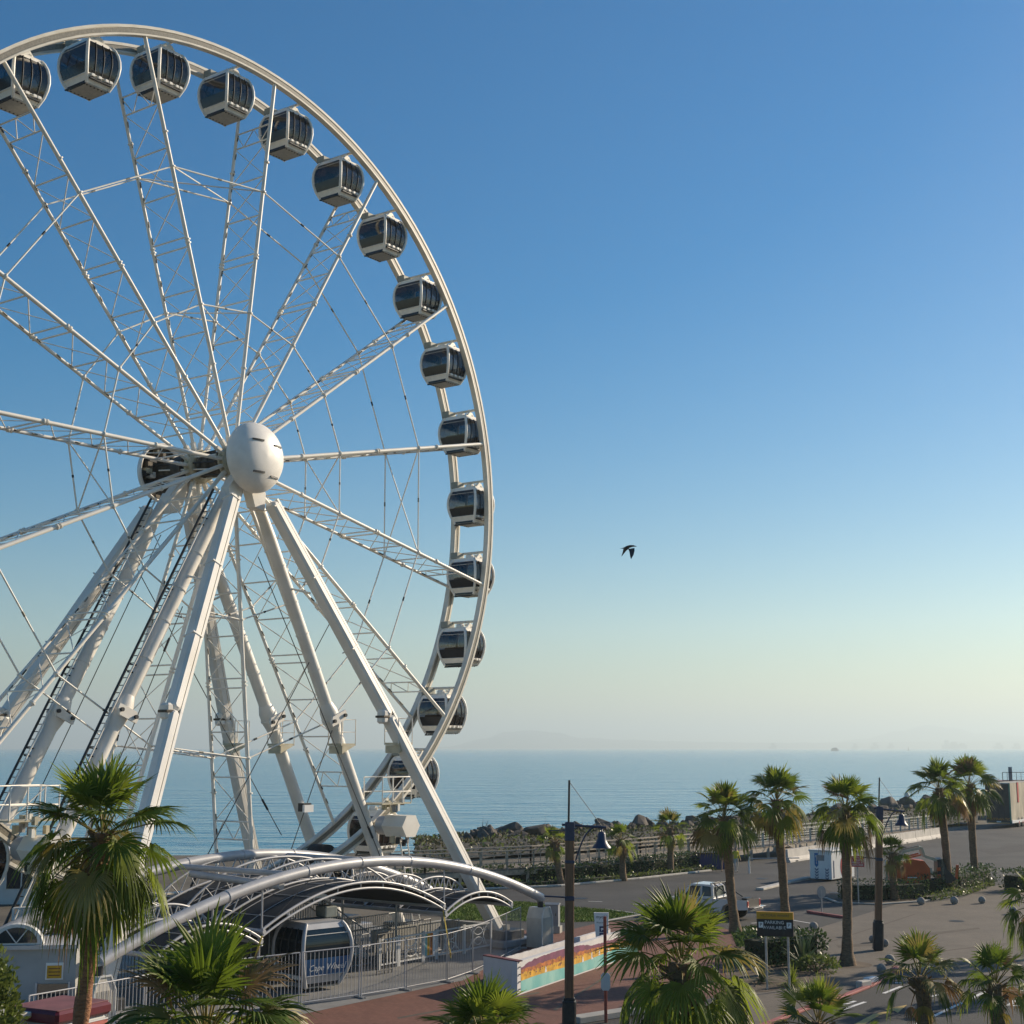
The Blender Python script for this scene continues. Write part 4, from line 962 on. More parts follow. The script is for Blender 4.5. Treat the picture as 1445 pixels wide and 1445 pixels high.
# ------------------------------------------------------------------ fan palms
def fan_leaf(mb, base, d, pet, bl, droop, m, rnd, nseg=24, spread=112, dead=False):
    d = d.normalized(); side = d.cross(UP)
    if side.length < .05: side = V((1, 0, 0))
    side.normalize(); nrm = side.cross(d).normalized()
    roll = rnd.uniform(-.6, .6); side, nrm = side * math.cos(roll) + nrm * math.sin(roll), nrm * math.cos(roll) - side * math.sin(roll)
    pts = []
    for k in range(5):
        t = k / 4; pts.append(base + d * pet * t - UP * (droop * .24 * pet * t * t))
    tipd = (pts[4] - pts[3]).normalized(); nrm = (nrm - tipd * nrm.dot(tipd)).normalized(); side = tipd.cross(nrm).normalized()
    tilt = rnd.uniform(.15, .75) * max(.12, min(1, droop))                      # the blade hinges down from its stalk
    tipd, nrm = (tipd * math.cos(tilt) - nrm * math.sin(tilt)).normalized(), (nrm * math.cos(tilt) + tipd * math.sin(tilt)).normalized()
    mb.tube(pts, .020, 'frond_yellow' if not dead else 'frond_dead', 4, False, r2=.011)
    hub = pts[4]
    for i in range(nseg):
        a = R(-spread + 2 * spread * (i + .5) / nseg); ca, sa = math.cos(a), math.sin(a)
        L_ = bl * (.72 + .30 * max(0, ca)) * rnd.uniform(.84, 1.08)
        dr = (tipd * ca + side * sa + nrm * (.20 * abs(sa) - .05)).normalized(); cr = dr.cross(nrm).normalized()
        hw = math.tan(R(spread / nseg)) * 1.0; sw = rnd.gauss(0, .06)
        vs = []; g = droop * rnd.uniform(.7, 1.4)
        for t in (.04, .28, .50, .74, 1.0):
            gr = g * .95 * L_ * max(0, t - .30) ** 1.7
            p = hub + dr * (L_ * t * (1 - .38 * min(1.2, g) * max(0, t - .42))) - UP * gr + cr * (sw * L_ * max(0, t - .4))
            if t < .52: w_ = L_ * t * hw
            else: w_ = L_ * .50 * hw * (.62 if t < .8 else .0)
            w_ = max(w_, .003); fold = nrm * (w_ * .6)
            vs += [p - cr * w_ - fold * .5, p + fold * .5, p + cr * w_ - fold * .5]
        fs = []
        for k in range(4): q = 3 * k; fs += [(q, q + 1, q + 4, q + 3), (q + 1, q + 2, q + 5, q + 4)]
        mb.add(vs, fs, m)
def palm(loc, top, crown_r, trunk_r, lab, nleaf=30, seed=1, skirt=10, young=False, bark='trunk_bark', droop=1.0, group='fan palms', nseg=22, name='fan_palm', flare=1.6, lo=-52, pw=1.15):
    rnd = random.Random(seed); loc = V(loc); top = V(top) - loc; r = empty(name, loc, 0, lab, 'palm tree', group)
    mb = MB(); hgt = top.length; n = max(8, int(hgt / .28)); n = min(n, 40)
    def tr(t): return trunk_r * (1 + (flare - 1) * max(0, 1 - t * hgt / 1.3) ** 2) * (1 + .05 * math.sin(t * n * 2.6) + .05 * noise.noise(V((t * 9, seed, 0))))
    pts = [V((top.x * t, top.y * t, top.z * t)) + V((.06 * math.sin(t * 5 + seed), .06 * math.cos(t * 4 + seed), 0)) * t * (1 - t) * 2 for t in [i / (n * 2) for i in range(n * 2 + 1)]]
    mb.tube(pts, tr, bark, 14); mb.build('trunk', r)
    pet = crown_r * .52; bl = crown_r * .56
    mb = MB(); c0 = top
    for i in range(nleaf):
        q = (i + .5) / nleaf; az = i * 2.39996 + rnd.uniform(-.45, .45)
        el = R(86 + (lo - 86) * q ** pw + rnd.uniform(-12, 12)) if not young else R(84 - 88 * q + rnd.uniform(-9, 9))
        d = V((math.cos(az) * math.cos(el), math.sin(az) * math.cos(el), math.sin(el)))
        m = rnd.choices(['frond_green', 'frond_light', 'frond_yellow', 'frond_dead'], [.56, .30, .06 + .16 * (q > .7), .02 + .22 * (q > .84)])[0]
        k = rnd.uniform(.78, 1.14) * (.74 + .26 * min(1, q * 3))
        fan_leaf(mb, c0 + d * .12 - UP * (.30 * q * crown_r * .5), d, pet * k, bl * rnd.uniform(.85, 1.1), droop * (.16 + 1.05 * q) * rnd.uniform(.75, 1.25), m, rnd, nseg)
    mb.build('crown', r)
    if skirt:
        mb = MB()
        for i in range(skirt):
            az = rnd.uniform(0, 6.283); el = R(rnd.uniform(-80, -40)); d = V((math.cos(az) * math.cos(el), math.sin(az) * math.cos(el), math.sin(el)))
            fan_leaf(mb, c0 - UP * rnd.uniform(.2, .75) * crown_r * .5 + V((math.cos(az), math.sin(az), 0)) * trunk_r * .8, d, pet * rnd.uniform(.25, .55), bl * rnd.uniform(.5, .8), 1.2, 'frond_dead' if rnd.random() < .7 else 'frond_yellow', rnd, 12, 70, True)
        for i in range(22):       # old leaf bases under the crown
            az = rnd.uniform(0, 6.283); z = -rnd.uniform(.05, .55) * crown_r * .7; h = V((math.cos(az), math.sin(az), 0))
            mb.tube([c0 + UP * z + h * trunk_r * .8, c0 + UP * (z + .16) + h * trunk_r * 1.75], .045, 'frond_dead', 4, r2=.02)
        mb.build('dead_fronds', r)
    return r
def palm_at(pbase, ptop, crown_px, trunk_px, lab, Y=None, **k):
    if Y is None: base = gp(*pbase); Y = base.y
    else: base = atY(pbase[0], pbase[1], Y); base.z = 0; 
    top = atY(ptop[0], ptop[1], Y); s = Y / F
    return palm(base, top, crown_px * s / 2, trunk_px * s / 2, lab, **k)
# near palms
palm_at((92, 1600), (144, 1176), 240, 22, 'tallest nearby palm with a bare reddish trunk, at the left before the wheel', Y=29, nleaf=46, seed=3, skirt=6, bark='trunk_red', droop=1.0, nseg=30, flare=1.2, lo=-46, pw=.8)
palm_at((285, 1700), (290, 1462), 372, 30, 'dense low palm crown at the bottom, right of the tall reddish trunk', Y=25, nleaf=52, seed=5, skirt=0, droop=1.1, nseg=32, pw=.85)
palm_at((690, 1650), (682, 1478), 215, 30, 'palm crown cut by the bottom edge between the fence and the first lamp post', Y=27, nleaf=30, seed=8, skirt=0, droop=.9, nseg=30)
palm_at((965, 1560), (962, 1358), 246, 36, 'bushy palm with brown hanging fronds, right of the red signpost', Y=34, nleaf=40, seed=11, skirt=12, droop=1.1, nseg=30, lo=-46, pw=.85)
palm_at((1155, 1500), (1155, 1442), 135, 26, 'short spiky young palm at the bottom, left of the yellow road arrow', Y=41, nleaf=20, seed=13, skirt=4, young=True, droop=.35, nseg=26)
palm_at((1312, 1500), (1298, 1378), 135, 19, 'young palm with a shaggy dark trunk standing beside the white road triangle', Y=44, nleaf=19, seed=17, skirt=2, young=True, droop=.8, nseg=26, flare=1.1)
palm_at((1412, 1500), (1404, 1388), 128, 20, 'young palm with a stout brown trunk near the bottom right corner', Y=43, nleaf=19, seed=19, skirt=2, young=True, droop=.8, nseg=26, flare=1.1)
palm_at((1470, 1400), (1462, 1275), 110, 18, 'palm cut by the right photo edge with fronds hanging in', Y=53, nleaf=26, seed=23, skirt=5, droop=1.1)
palm_at((1225, 1560), (1222, 1466), 66, 18, 'withered little palm at the bottom edge, right of the short spiky one', Y=37, nleaf=3, seed=29, skirt=11, droop=1.0, flare=1.0)
for (x, y, h_, sd, lab) in ((29.5, 66.5, 8.0, 71, 'unseen palm added just outside the right photo edge, nearest the camera of its pair'), (34.0, 69.5, 8.6, 73, 'unseen palm added outside the right photo edge, behind its neighbour')):
    palm(V((x, y, 0)), V((x - .2, y, h_)), 1.7, .2, lab, nleaf=34, seed=sd, skirt=8, droop=.8, nseg=18, lo=-36)  # out-of-view palms, put in to cast shadows on the paving
# middle palms
palm_at((1196, 1362), (1193, 1142), 112, 13, 'tall palm with a flared trunk foot standing on the open tan paving', nleaf=40, seed=31, skirt=10, droop=.9, flare=1.9, lo=-42)
palm_at((1110, 1308), (1095, 1128), 108, 12, 'tall palm rising behind the parking sign', nleaf=38, seed=37, skirt=7, droop=.75, lo=-32)
palm_at((1038, 1316), (1022, 1152), 106, 12, 'tall palm whose trunk crosses the white pickup truck', nleaf=38, seed=41, skirt=7, droop=.75, lo=-32)
palm_at((1341, 1261), (1325, 1112), 94, 10.5, 'left one of the twin tall palms near the trailer', nleaf=36, seed=43, skirt=8, droop=.75, nseg=20, lo=-34)
palm_at((1377, 1249), (1368, 1106), 90, 10, 'right one of the twin tall palms, touching the trailer', nleaf=36, seed=47, skirt=8, droop=.75, nseg=20, lo=-34)
palm_at((1263, 1270), (1259, 1203), 52, 10, 'small stubby palm left of the orange machine', nleaf=22, seed=53, skirt=5, droop=.8, nseg=18, flare=1.3)
palm_at((792, 1249), (783, 1187), 50, 9, 'small palm half hidden by the nearer lamp post', nleaf=20, seed=59, skirt=5, droop=.7, nseg=16, flare=1.3)
palm_at((880, 1243), (876, 1184), 54, 8.5, 'small palm under the bell lamp, before the boardwalk', nleaf=18, seed=61, skirt=9, droop=.7, nseg=16, flare=1.3)
palm_at((947, 1233), (945, 1168), 58, 8.5, 'small palm right of the bell lamp, before the boardwalk', nleaf=20, seed=67, skirt=5, droop=.55, nseg=16, flare=1.2)
# hedges and beds
hedge('hedge', PX([(560, 1254), (700, 1246), (790, 1243), (835, 1240)]), 1.5, 1.05, 'clipped hedge along the boardwalk, left of and behind the nearer lamp post', 'clipped hedges', dens=170, leaf=.17)
hedge('hedge', PX([(840, 1240), (900, 1234), (1003, 1224)]), 1.5, 1.15, 'clipped hedge along the boardwalk between the two small palms and the pickup truck', 'clipped hedges', dens=170, leaf=.17)
hedge('hedge', PX([(1183, 1268), (1255, 1270), (1300, 1266)]), 1.3, 1.05, 'dark clipped hedge in front of the orange machine', 'clipped hedges', dens=170, leaf=.14)
hedge('hedge', PX([(1306, 1264), (1345, 1258), (1390, 1246)]), 1.4, 1.15, 'sunlit ragged hedge under the twin tall palms', 'clipped hedges', dens=150, leaf=.16)
hedge('hedge', PX([(1425, 1258), (1490, 1252)]), 1.6, 1.2, 'dark hedge at the right photo edge behind the cut-off palm', 'clipped hedges', dens=240, leaf=.16)
hedge('hedge', PX([(1062, 1360), (1142, 1352)]), 2.2, 1.15, 'dark leafy hedge behind the posts of the parking sign', 'clipped hedges', dens=420, leaf=.17)
spiky('agave', gp(1134, 1366), 1.5, 46, 'spiky agave clump at the right of the parking sign', seed=2, wid=.085)
spiky('strap_leaf_plant', gp(1075, 1388), .9, 60, 'grey-green strappy plant at the foot of the left sign post', seed=4, wid=.04, m='agave_leaf')
spiky('strap_leaf_plant', gp(1118, 1392), .8, 80, 'yellow-green grassy plant in front of the parking sign', seed=6, wid=.03, m='frond_light')
bush('shrub', gp(1152, 1372), .9, .7, .55, 'low yellow-green shrub at the tan paving edge right of the agave', n=700, leaf=.13, m='shrub_leaf', seed=4)
c = atY(8, 1392, 30.5); bush('shrub', V((c.x - .25, c.y, 0)), .72, .7, 4.0, 'sunlit green shrub at the left photo edge beside the flat cream roof', n=4200, leaf=.13, m='shrub_leaf', seed=9)
hedge('ground_cover', PX([(600, 1256), (790, 1248), (900, 1238), (1003, 1227)]), .9, .28, 'low leafy ground cover between the hedge and the pale kerb', None, dens=40, leaf=.2, mat_='shrub_leaf', cat='ground cover')
hedge('ground_cover', PX([(1305, 1271), (1350, 1263), (1392, 1249)]), 1.0, .28, 'low bright ground cover below the twin tall palms', None, dens=60, leaf=.16, mat_='shrub_leaf', cat='ground cover')
# grass blades on the lawns
def grass(name, poly, n, seed):
    rnd = random.Random(seed); mb = MB(); x0 = min(p.x for p in poly); x1 = max(p.x for p in poly); y0 = min(p.y for p in poly); y1 = max(p.y for p in poly); k = 0
    def inside(x, y):
        c_ = False; j = len(poly) - 1
        for i in range(len(poly)):
            if (poly[i].y > y) != (poly[j].y > y) and x < (poly[j].x - poly[i].x) * (y - poly[i].y) / (poly[j].y - poly[i].y) + poly[i].x: c_ = not c_
            j = i
        return c_
    while k < n:
        x, y = rnd.uniform(x0, x1), rnd.uniform(y0, y1)
        if not inside(x, y): continue
        k += 1; a = rnd.uniform(0, 3.14); h = rnd.uniform(.05, .14); dx, dy = .022 * math.cos(a), .022 * math.sin(a); lx, ly = rnd.gauss(0, .03), rnd.gauss(0, .03)
        mb.add([V((x - dx, y - dy, .012)), V((x + dx, y + dy, .012)), V((x + lx, y + ly, h))], [(0, 1, 2)], 'lawn')
    return tag(mb.build(name), kind='stuff')
grass('grass', lawn_pts, 16000, 1); grass('grass', lawn2, 4000, 2)

# ------------------------------------------------------------------ street lamps
def lamp_post(base, topz, yaw, lean, lab, size=1.0):
    r = empty('street_lamp', base, yaw, lab, 'street lamp', 'wooden street lamps with bell shades'); r.rotation_euler = (0, lean, yaw)
    h = topz; w_ = .27
    mb = MB(); mb.box((0, 0, (h + .8) / 2), w_, w_, h - .8, 'lamp_wood', bevel=.02); mb.build('post', r)
    mb = MB(); mb.box((0, 0, .6), .41, .38, 1.2, 'dark_metal', bevel=.05); mb.box((0, 0, 1.22), .34, .33, .08, 'dark_metal', bevel=.02); mb.build('base', r)
    for z, hh in ((h - .28, .56), (h - 1.17, .11), (h - 2.24, .15)): mb = MB(); mb.box((0, 0, z), w_ * 1.07, w_ * 1.07, hh, 'lamp_blue', bevel=.02); mb.build('collar', r)
    mb = MB(); mb.tube([V((-.04, -.03, h - .5)), V((-.02, -.03, h + 1.25))], .032, 'dark_metal', 8); mb.tube([V((-.02, -.03, h + 1.2)), V((.96, -.03, h - .10))], .010, 'dark_metal', 5); mb.build('mast', r)
    mb = MB(); mb.tube([V((-.24, 0, h - .08)), V((1.1, 0, h - .15))], .036, 'lamp_blue', 8)
    q = [V((.18 + .62 * t, 0, h - 1.15 + 1.0 * (1 - (1 - t) ** 2.2))) for t in [i / 10 for i in range(11)]]; mb.tube(q, .026, 'lamp_blue', 6)
    mb.build('arm', r); mb = MB()
    mb.tube([V((-.76, 0, h - 2.19)), V((-.1, 0, h - 2.22))], .026, 'lamp_blue', 6); mb.tube([V((-.62, 0, h - .26)), V((-.1, 0, h - .26))], .016, 'lamp_blue', 6); mb.build('banner_arm', r)
    mb = MB(); mb.lathe((.97, 0, h - .76), [(.29, 0), (.28, .04), (.19, .14), (.135, .27), (.12, .42), (.09, .47), (.025, .50), (.025, .62)], 'lamp_blue', 20); mb.lathe((.97, 0, h - .755), [(.22, 0), (.22, .03)], 'sign_white', 16); mb.build('lamp_shade', r)
def lamp_px(pb, ptop, Y=None, **k):
    b = gp(*pb) if Y is None else V((atY(*pb, Y).x, Y, 0)); t = atY(*ptop, b.y); b.z = 0
    lean = math.atan2(t.x - b.x, t.z)
    return lamp_post(b, t.z, 0, lean, **k)
lamp_px((803, 1470), (804, 1160), lab='nearer wooden lamp post with a blue collar and bell lamp, right of the wheel', size=.95)
lamp_px((1239, 1341), (1241, 1138), lab='farther dark lamp post with a bell lamp, standing on the tan paving', size=.95)

# ------------------------------------------------------------------ signs
pL, pR = gp(1083, 1372), gp(1114.5, 1387); pR = V((pR.x, pR.y, 0))
s1 = atY(1071.5, 1303, pL.y); L0 = atY(1071.5, 1320, pL.y)
ax = (V((1.78, -.52, 0))).normalized(); yw = math.atan2(ax.y, ax.x)
sg0 = V((atY(1096, 1380, 53.5).x, 53.5, 0))
ps = empty('parking_sign', sg0, math.atan2(-.26, 1), 'black parking sign with a yellow header on two grey posts', 'sign')
Ysc = 53.5 / F
zt = atY(1096, 1287, 53.5).z; zb_ = atY(1096, 1321.5, 53.5).z; wd = 47.5 * Ysc / math.cos(.254)
mb = MB(); mb.box((0, 0, (zt + zb_) / 2 - .12), wd, .16, zt - zb_ - .26, 'sign_black'); mb.build('panel', ps)
mb = MB(); mb.box((0, 0, zt - .12), wd + .004, .166, .25, 'sign_yellow')
text(mb, 'VICTORIA WHARF', .125, (0, -.084, zt - .12), (1, 0, 0), (0, 0, 1), 'lettering_dark', depth=.003); mb.build('header', ps)
mb = MB(); text(mb, 'PARKING', .165, (-.02, -.081, zt - .36), (1, 0, 0), (0, 0, 1), 'lettering_white'); text(mb, 'AVAILABLE', .165, (-.02, -.081, zt - .545), (1, 0, 0), (0, 0, 1), 'lettering_white')
for x in (-.5, .5):
    mb.box((x, -.083, zt - .45), .17, .006, .2, 'lettering_white'); text(mb, 'P', .17, (x, -.0875, zt - .45), (1, 0, 0), (0, 0, 1), 'sign_black')
mb.build('lettering', ps)
mb = MB()
for i in range(4): mb.box((-.32 + .2 * i, -.082, zb_ + .18), .13, .006, .2, 'dark_metal')
mb.build('display', ps)
for x in (-.35, .44): mb = MB(); mb.tube([V((x, .02, 0)), V((x, .02, zb_ + .1))], .042, 'galvanised', 8); mb.build('post', ps)
# tapered bus-stop totem
tp = gp(850, 1352); tt = atY(849, 1288, tp.y); sc = tp.y / F
to = empty('bus_stop_sign', tp, R(-6), 'white tapered bus sign with navy pictograms, behind the red signpost', 'sign')
hh = tt.z
mb = MB(); mb.prism([V((-.20, 0, 0)), V((.22, 0, 0)), V((.28, 0, hh)), V((-.34, 0, hh))], V((0, .12, 0)), 'sign_white'); mb.build('panel', to)
mb = MB(); text(mb, 'myciti', .19, (-.03, -.004, hh - .17), (1, 0, 0), (0, 0, 1), 'lettering_dark', shear=.2); text(mb, 'Waterfront', .085, (-.03, -.004, hh - .40), (1, 0, 0), (0, 0, 1), 'lettering_dark')
mb.build('lettering', to)
for i in range(3):
    z = hh - .66 - .26 * i; mb = MB(); mb.box((.03, -.005, z), .28, .01, .23, 'sign_navy')
    mb.box((.03, -.012, z + .01), .16, .006, .07, 'lettering_white'); mb.box((-.02, -.012, z - .055), .04, .006, .035, 'lettering_white'); mb.box((.08, -.012, z - .055), .04, .006, .035, 'lettering_white'); mb.build('pictogram', to)
rp = gp(855, 1443); rt = atY(854.5, 1293, rp.y)
rr = empty('signpost', rp, 0, 'red signpost with a pale eight-sided plate, seen from behind', 'sign')
mb = MB(); mb.box((0, 0, rt.z / 2), .10, .10, rt.z, 'post_red', bevel=.015); mb.build('post', rr)
z = atY(855, 1385, rp.y).z; mb = MB(); mb.prism([V((x * .15, -.06, z + q * .27)) for x, q in ((-1, -.7), (-.6, -1), (.6, -1), (1, -.7), (1, .7), (.6, 1), (-.6, 1), (-1, .7))], V((0, .03, 0)), 'booth_white'); mb.build('plate', rr)
rp = gp(1212, 1275); rt = atY(1212, 1208, rp.y); sc = rp.y / F
rs_ = empty('notice_sign', rp, R(-4), 'red notice sign with white lettering on a thin grey post', 'sign')
mb = MB(); mb.tube([V((0, .05, 0)), V((0, .05, rt.z))], .035, 'galvanised', 8); mb.build('post', rs_)
mb = MB(); mb.box((-.02, 0, rt.z - 7.2 * sc), 19.5 * sc, .04, 14.5 * sc, 'sign_red'); mb.build('panel', rs_)
mb = MB()
for i, t_ in enumerate(('NOTICE', 'ALL VEHICLES', 'PARKED AT', 'OWN RISK')): text(mb, t_, .15 if i else .13, (-.02, -.022, rt.z - (2.4 + 3.2 * i) * sc), (1, 0, 0), (0, 0, 1), 'lettering_white')
mb.build('lettering', rs_)
rp = gp(1160.5, 1289); rt = atY(1160, 1259, rp.y)
o = empty('road_sign', rp, R(35), 'grey back of a round road sign on a short post, near the kiosk', 'sign')
mb = MB(); mb.tube([V((0, .03, 0)), V((0, .03, rt.z + .1))], .035, 'galvanised', 8); mb.build('post', o)
mb = MB(); mb.lathe((0, 0, rt.z), [(.32, 0), (.32, .03)], 'cabinet_grey', 24, (0, 1, 0)); mb.build('disc', o)
o = empty('utility_cabinet', gp(780, 1316), R(-14), 'grey utility cabinet with a pitched lid, behind the nearer lamp post', 'cabinet')
mb = MB(); mb.box((0, 0, .16), .80, .55, .32, 'concrete'); mb.build('plinth', o)
mb = MB(); mb.box((0, 0, .80), .62, .44, .98, 'cabinet_grey', bevel=.01); mb.prism([V((-.35, -.26, 1.3)), V((-.35, .26, 1.3)), V((-.35, 0, 1.38))], V((.7, 0, 0)), 'cabinet_grey'); mb.build('body', o)
mb = MB(); mb.box((0, -.226, .82), .54, .012, .86, 'cabinet_grey'); mb.box((.2, -.24, .85), .03, .03, .12, 'dark_metal'); mb.build('door', o)

# ------------------------------------------------------------------ painted low wall
wc = gp(730, 1405); we = gp(900, 1347); d = (we - wc).normalized(); n_ = V((d.y, -d.x, 0)); wlft = gp(682, 1395); d2 = (wlft - wc)
mw = empty('painted_wall', wc, 0, 'low white wall painted with purple mountains and teal water, behind the lamp post', 'wall')
hw = 1.14; LW = (we - wc).length
def loc(p): return p - wc
mb = MB(); q = loc(wlft); th_ = .22
mb.prism([V((0, 0, 0)), d * LW, d * LW - n_ * th_, -n_ * th_ + V((0, 0, 0))], UP * hw, 'wall_white')
e2 = V(q).normalized(); p2 = V((-e2.y, e2.x, 0)); p2 = p2 if p2.dot(d) > 0 else -p2
mb.prism([e2 * .003 + n_ * .002, q, q + p2 * th_, p2 * th_ + e2 * .24], UP * (hw - .002), 'wall_white')
mb.prism([q, q + p2 * th_, q + d * (LW) * 1.0 + p2 * .0, q + d * LW - p2 * .0 - n_ * 0.0 + n_ * .2], UP * (hw - .25), 'wall_white')
mb.build('masonry', mw)
mb = MB(); mb.prism([q - p2 * .02, q + p2 * (th_ + .02), p2 * (th_ + .02) + e2 * .0, -p2 * .02 + e2 * .0][::-1], UP * .04, 'coping_maroon')
for v in range(len(mb.v)): mb.v[v] = tuple(V(mb.v[v]) + UP * hw)
mb.build('coping', mw)
mb = MB(); rnd = random.Random(5)
def face(x, z, e): return d * x + UP * z + n_ * e
def strip(top, bot, m, e):
    n = len(top)
    vs = [face(x, z, e) for x, z in bot] + [face(x, z, e) for x, z in top]
    mb.add(vs, [(i, i + 1, n + i + 1, n + i) for i in range(n - 1)], m)
xs = [.28 + (LW - .3) * i / 120 for i in range(121)]
teal = [(x, .46 + .03 * math.sin(x * .9) + .02 * x / LW) for x in xs]
strip(teal, [(x, .05) for x in xs], 'mural_teal', .005)
yel = [(x, .70 + .06 * noise.noise(V((x * 4, 1, 0))) + .05 * rnd.random()) for x in xs]
strip(yel, [(x, z - .01) for x, z in teal], 'mural_yellow', .006)
org = [(x, .82 + .05 * noise.noise(V((x * 3, 9, 0))) + .04 * rnd.random() + .05 * math.sin(x * .5)) for x in xs]
strip(org, [(x, z - .02) for x, z in yel], 'mural_orange', .007)
pur = [(x, min(1.12, .93 + .19 * max(0, math.sin((x - .6) * .55)) ** .4 + .05 * noise.noise(V((x * 4, 4, 0))))) for x in xs]
strip(pur, [(x, z - .02) for x, z in org], 'mural_purple', .008)
for i in range(190):                     # little painted windows and boats
    x = rnd.uniform(.4, LW - .4); z = rnd.uniform(.56, .84); w_ = rnd.uniform(.02, .08)
    strip([(x, z + rnd.uniform(.02, .07)), (x + w_, z + rnd.uniform(.02, .07))], [(x, z), (x + w_, z)], rnd.choice(['mural_brown', 'mural_brown', 'mural_yellow', 'mural_purple']), .011)
for i in range(9):
    x = rnd.uniform(2, LW - .5); z = rnd.uniform(.40, .5); strip([(x - .02, z + .2), (x + .02, z + .2)], [(x - .09, z), (x + .09, z)], 'sign_white', .011)
mb.build('mural', mw)
for i in range(4): mb = MB(); mb.box(d * .14 + n_ * .03 + UP * (.2 + .25 * i), .08, .05, .03, 'dark_metal', d); mb.build('bracket', mw)

# ------------------------------------------------------------------ pickup truck (local x = forward)
tkd = V((-.85, .53, 0)).normalized(); tkl = V((-tkd.y, tkd.x, 0))
tko = gp(1031, 1297.5) + tkd * 1.47 - tkl * .72
tk = empty('pickup_truck', tko, math.atan2(tkd.y, tkd.x), 'white double-cab pickup truck with its tailgate down and poles on its rack, on the road', 'pickup truck')
def side_prism(mb, pts, y0, y1, m): mb.prism([V((x, y0, z)) for x, z in pts], V((0, y1 - y0, 0)), m)
mb = MB(); body = [(-2.45, .52), (-2.45, .98), (-.60, .98), (-.58, 1.02), (1.05, 1.02), (1.2, .98), (2.2, .88), (2.42, .78), (2.46, .48), (1.98, .40), (1.9, .62), (1.7, .76), (1.4, .78), (1.15, .66), (1.02, .38), (-.98, .38), (-1.1, .64), (-1.32, .78), (-1.62, .78), (-1.85, .64), (-1.95, .48)]
side_prism(mb, body, -.82, .82, 'car_white')
cab = [(-.60, 1.0), (-.52, 1.58), (-.38, 1.66), (.62, 1.68), (.78, 1.63), (1.22, 1.02)]
vs = []; 
for y, k in ((-.79, 0), (.79, 0)):
    for x, z in cab: vs.append(V((x, y * (1 - .12 * max(0, (z - 1.0) / .66)), z)))
n = len(cab); mb.add(vs, [tuple(range(n)), tuple(reversed(range(n, 2 * n)))] + [((i + 1) % n, i, i + n, (i + 1) % n + n) for i in range(n)], 'car_white')
mb.build('body', tk)
for s in (-1, 1):
    def sp(x, z, e=.004): y = .79 * (1 - .12 * max(0, (z - 1.0) / .66)) + e; return V((x, s * y, z))
    for nm, pts in (('side_window', [(-.46, 1.08), (-.42, 1.52), (-.34, 1.57), (.06, 1.58), (.06, 1.08)]), ('side_window', [(.16, 1.08), (.16, 1.58), (.62, 1.58), (.72, 1.54), (1.02, 1.1)])):
        mb = MB(); q = [sp(*p) for p in pts]; mb.prism(q if s > 0 else q[::-1], V((0, s * .004, 0)), 'car_glass'); mb.build(nm, tk)
    mb = MB()
    for a, b in (((.11, .45), (.11, 1.6)), ((1.1, .6), (1.1, 1.0)), ((-.55, .8), (-.55, 1.0))): mb.beam(V((a[0], s * .823, a[1])), V((b[0], s * (.823 - (.09 if b[1] > 1.1 else 0)), b[1])), .012, .006, 'dark_metal', (1, 0, 0))
    mb.box((-.1, s * .83, .93), .14, .03, .03, 'dark_metal'); mb.box((.8, s * .83, .93), .14, .03, .03, 'dark_metal'); mb.build('door_line', tk)
    mb = MB(); mb.box((-2.44, s * .755, .80), .06, .14, .3, 'tail_red'); mb.build('tail_light', tk)
    mb = MB(); mb.box((1.0, s * .93, 1.08), .1, .18, .16, 'car_white', bevel=.03); mb.build('mirror', tk)
mb = MB(); mb.prism([V((-.625, -.62, 1.1)), V((-.545, -.58, 1.54)), V((-.545, .58, 1.54)), V((-.625, .62, 1.1))][::-1], V((-.004, 0, 0)), 'car_glass'); mb.build('rear_window', tk)
mb = MB(); mb.prism([V((1.21, -.68, 1.06)), V((.82, -.64, 1.61)), V((.82, .64, 1.61)), V((1.21, .68, 1.06))], V((.006, 0, .003)), 'car_glass'); mb.build('windscreen', tk)
mb = MB(); mb.box((-2.455, 0, .78), .012, 1.40, .42, 'black_rubber'); mb.box((-1.54, 0, .985), 1.72, 1.44, .012, 'black_rubber'); mb.box((-2.2, .2, 1.02), .3, .8, .1, 'dark_metal'); mb.build('load_bed', tk)
mb = MB(); mb.box((-2.62, 0, .62), .34, 1.5, .05, 'chrome', bevel=.01); mb.box((-2.58, 0, .50), .12, 1.64, .12, 'chrome', bevel=.03); mb.build('tailgate', tk)
mb = MB()
for x in (-.72, -.50):
    mb.tube([V((x, -.70, 1.0)), V((x + .1, -.66, 1.72)), V((x + .1, .66, 1.72)), V((x, .70, 1.0))], .032, 'dark_metal', 8)
for y in (-.45, .45): mb.tube([V((-.4, y, 1.74)), V((-1.6, y * 1.3, 1.02))], .03, 'dark_metal', 6)
mb.build('roll_bar', tk)
mb = MB()
for y in (-.35, .1): mb.beam(V((-.5, y, 1.78)), V((1.25, y, 2.45)), .05, .09, 'light_steel')
for t in (.15, .55, .9): mb.tube([V((-.5 + 1.75 * t, -.38, 1.78 + .67 * t)), V((-.5 + 1.75 * t, .13, 1.78 + .67 * t))], .02, 'light_steel', 5)
tag(mb.build('ladder'), 'aluminium ladder sticking up from the roof of the white pickup truck', 'ladder')
for x in (1.53, -1.47):
    for s in (-1, 1):
        mb = MB(); mb.lathe((x, s * .62, .36), [(.22, -.11), (.35, -.10), (.36, -.04), (.36, .06), (.34, .115), (.22, .12)], 'black_rubber', 22, (0, s, 0)); wh = mb.build('wheel', tk)
        mb = MB(); mb.lathe((x, s * .62, .36), [(.22, .10), (.20, .07), (.08, .10), (.001, .11)], 'chrome', 16, (0, s, 0)); mb.build('rim', wh)
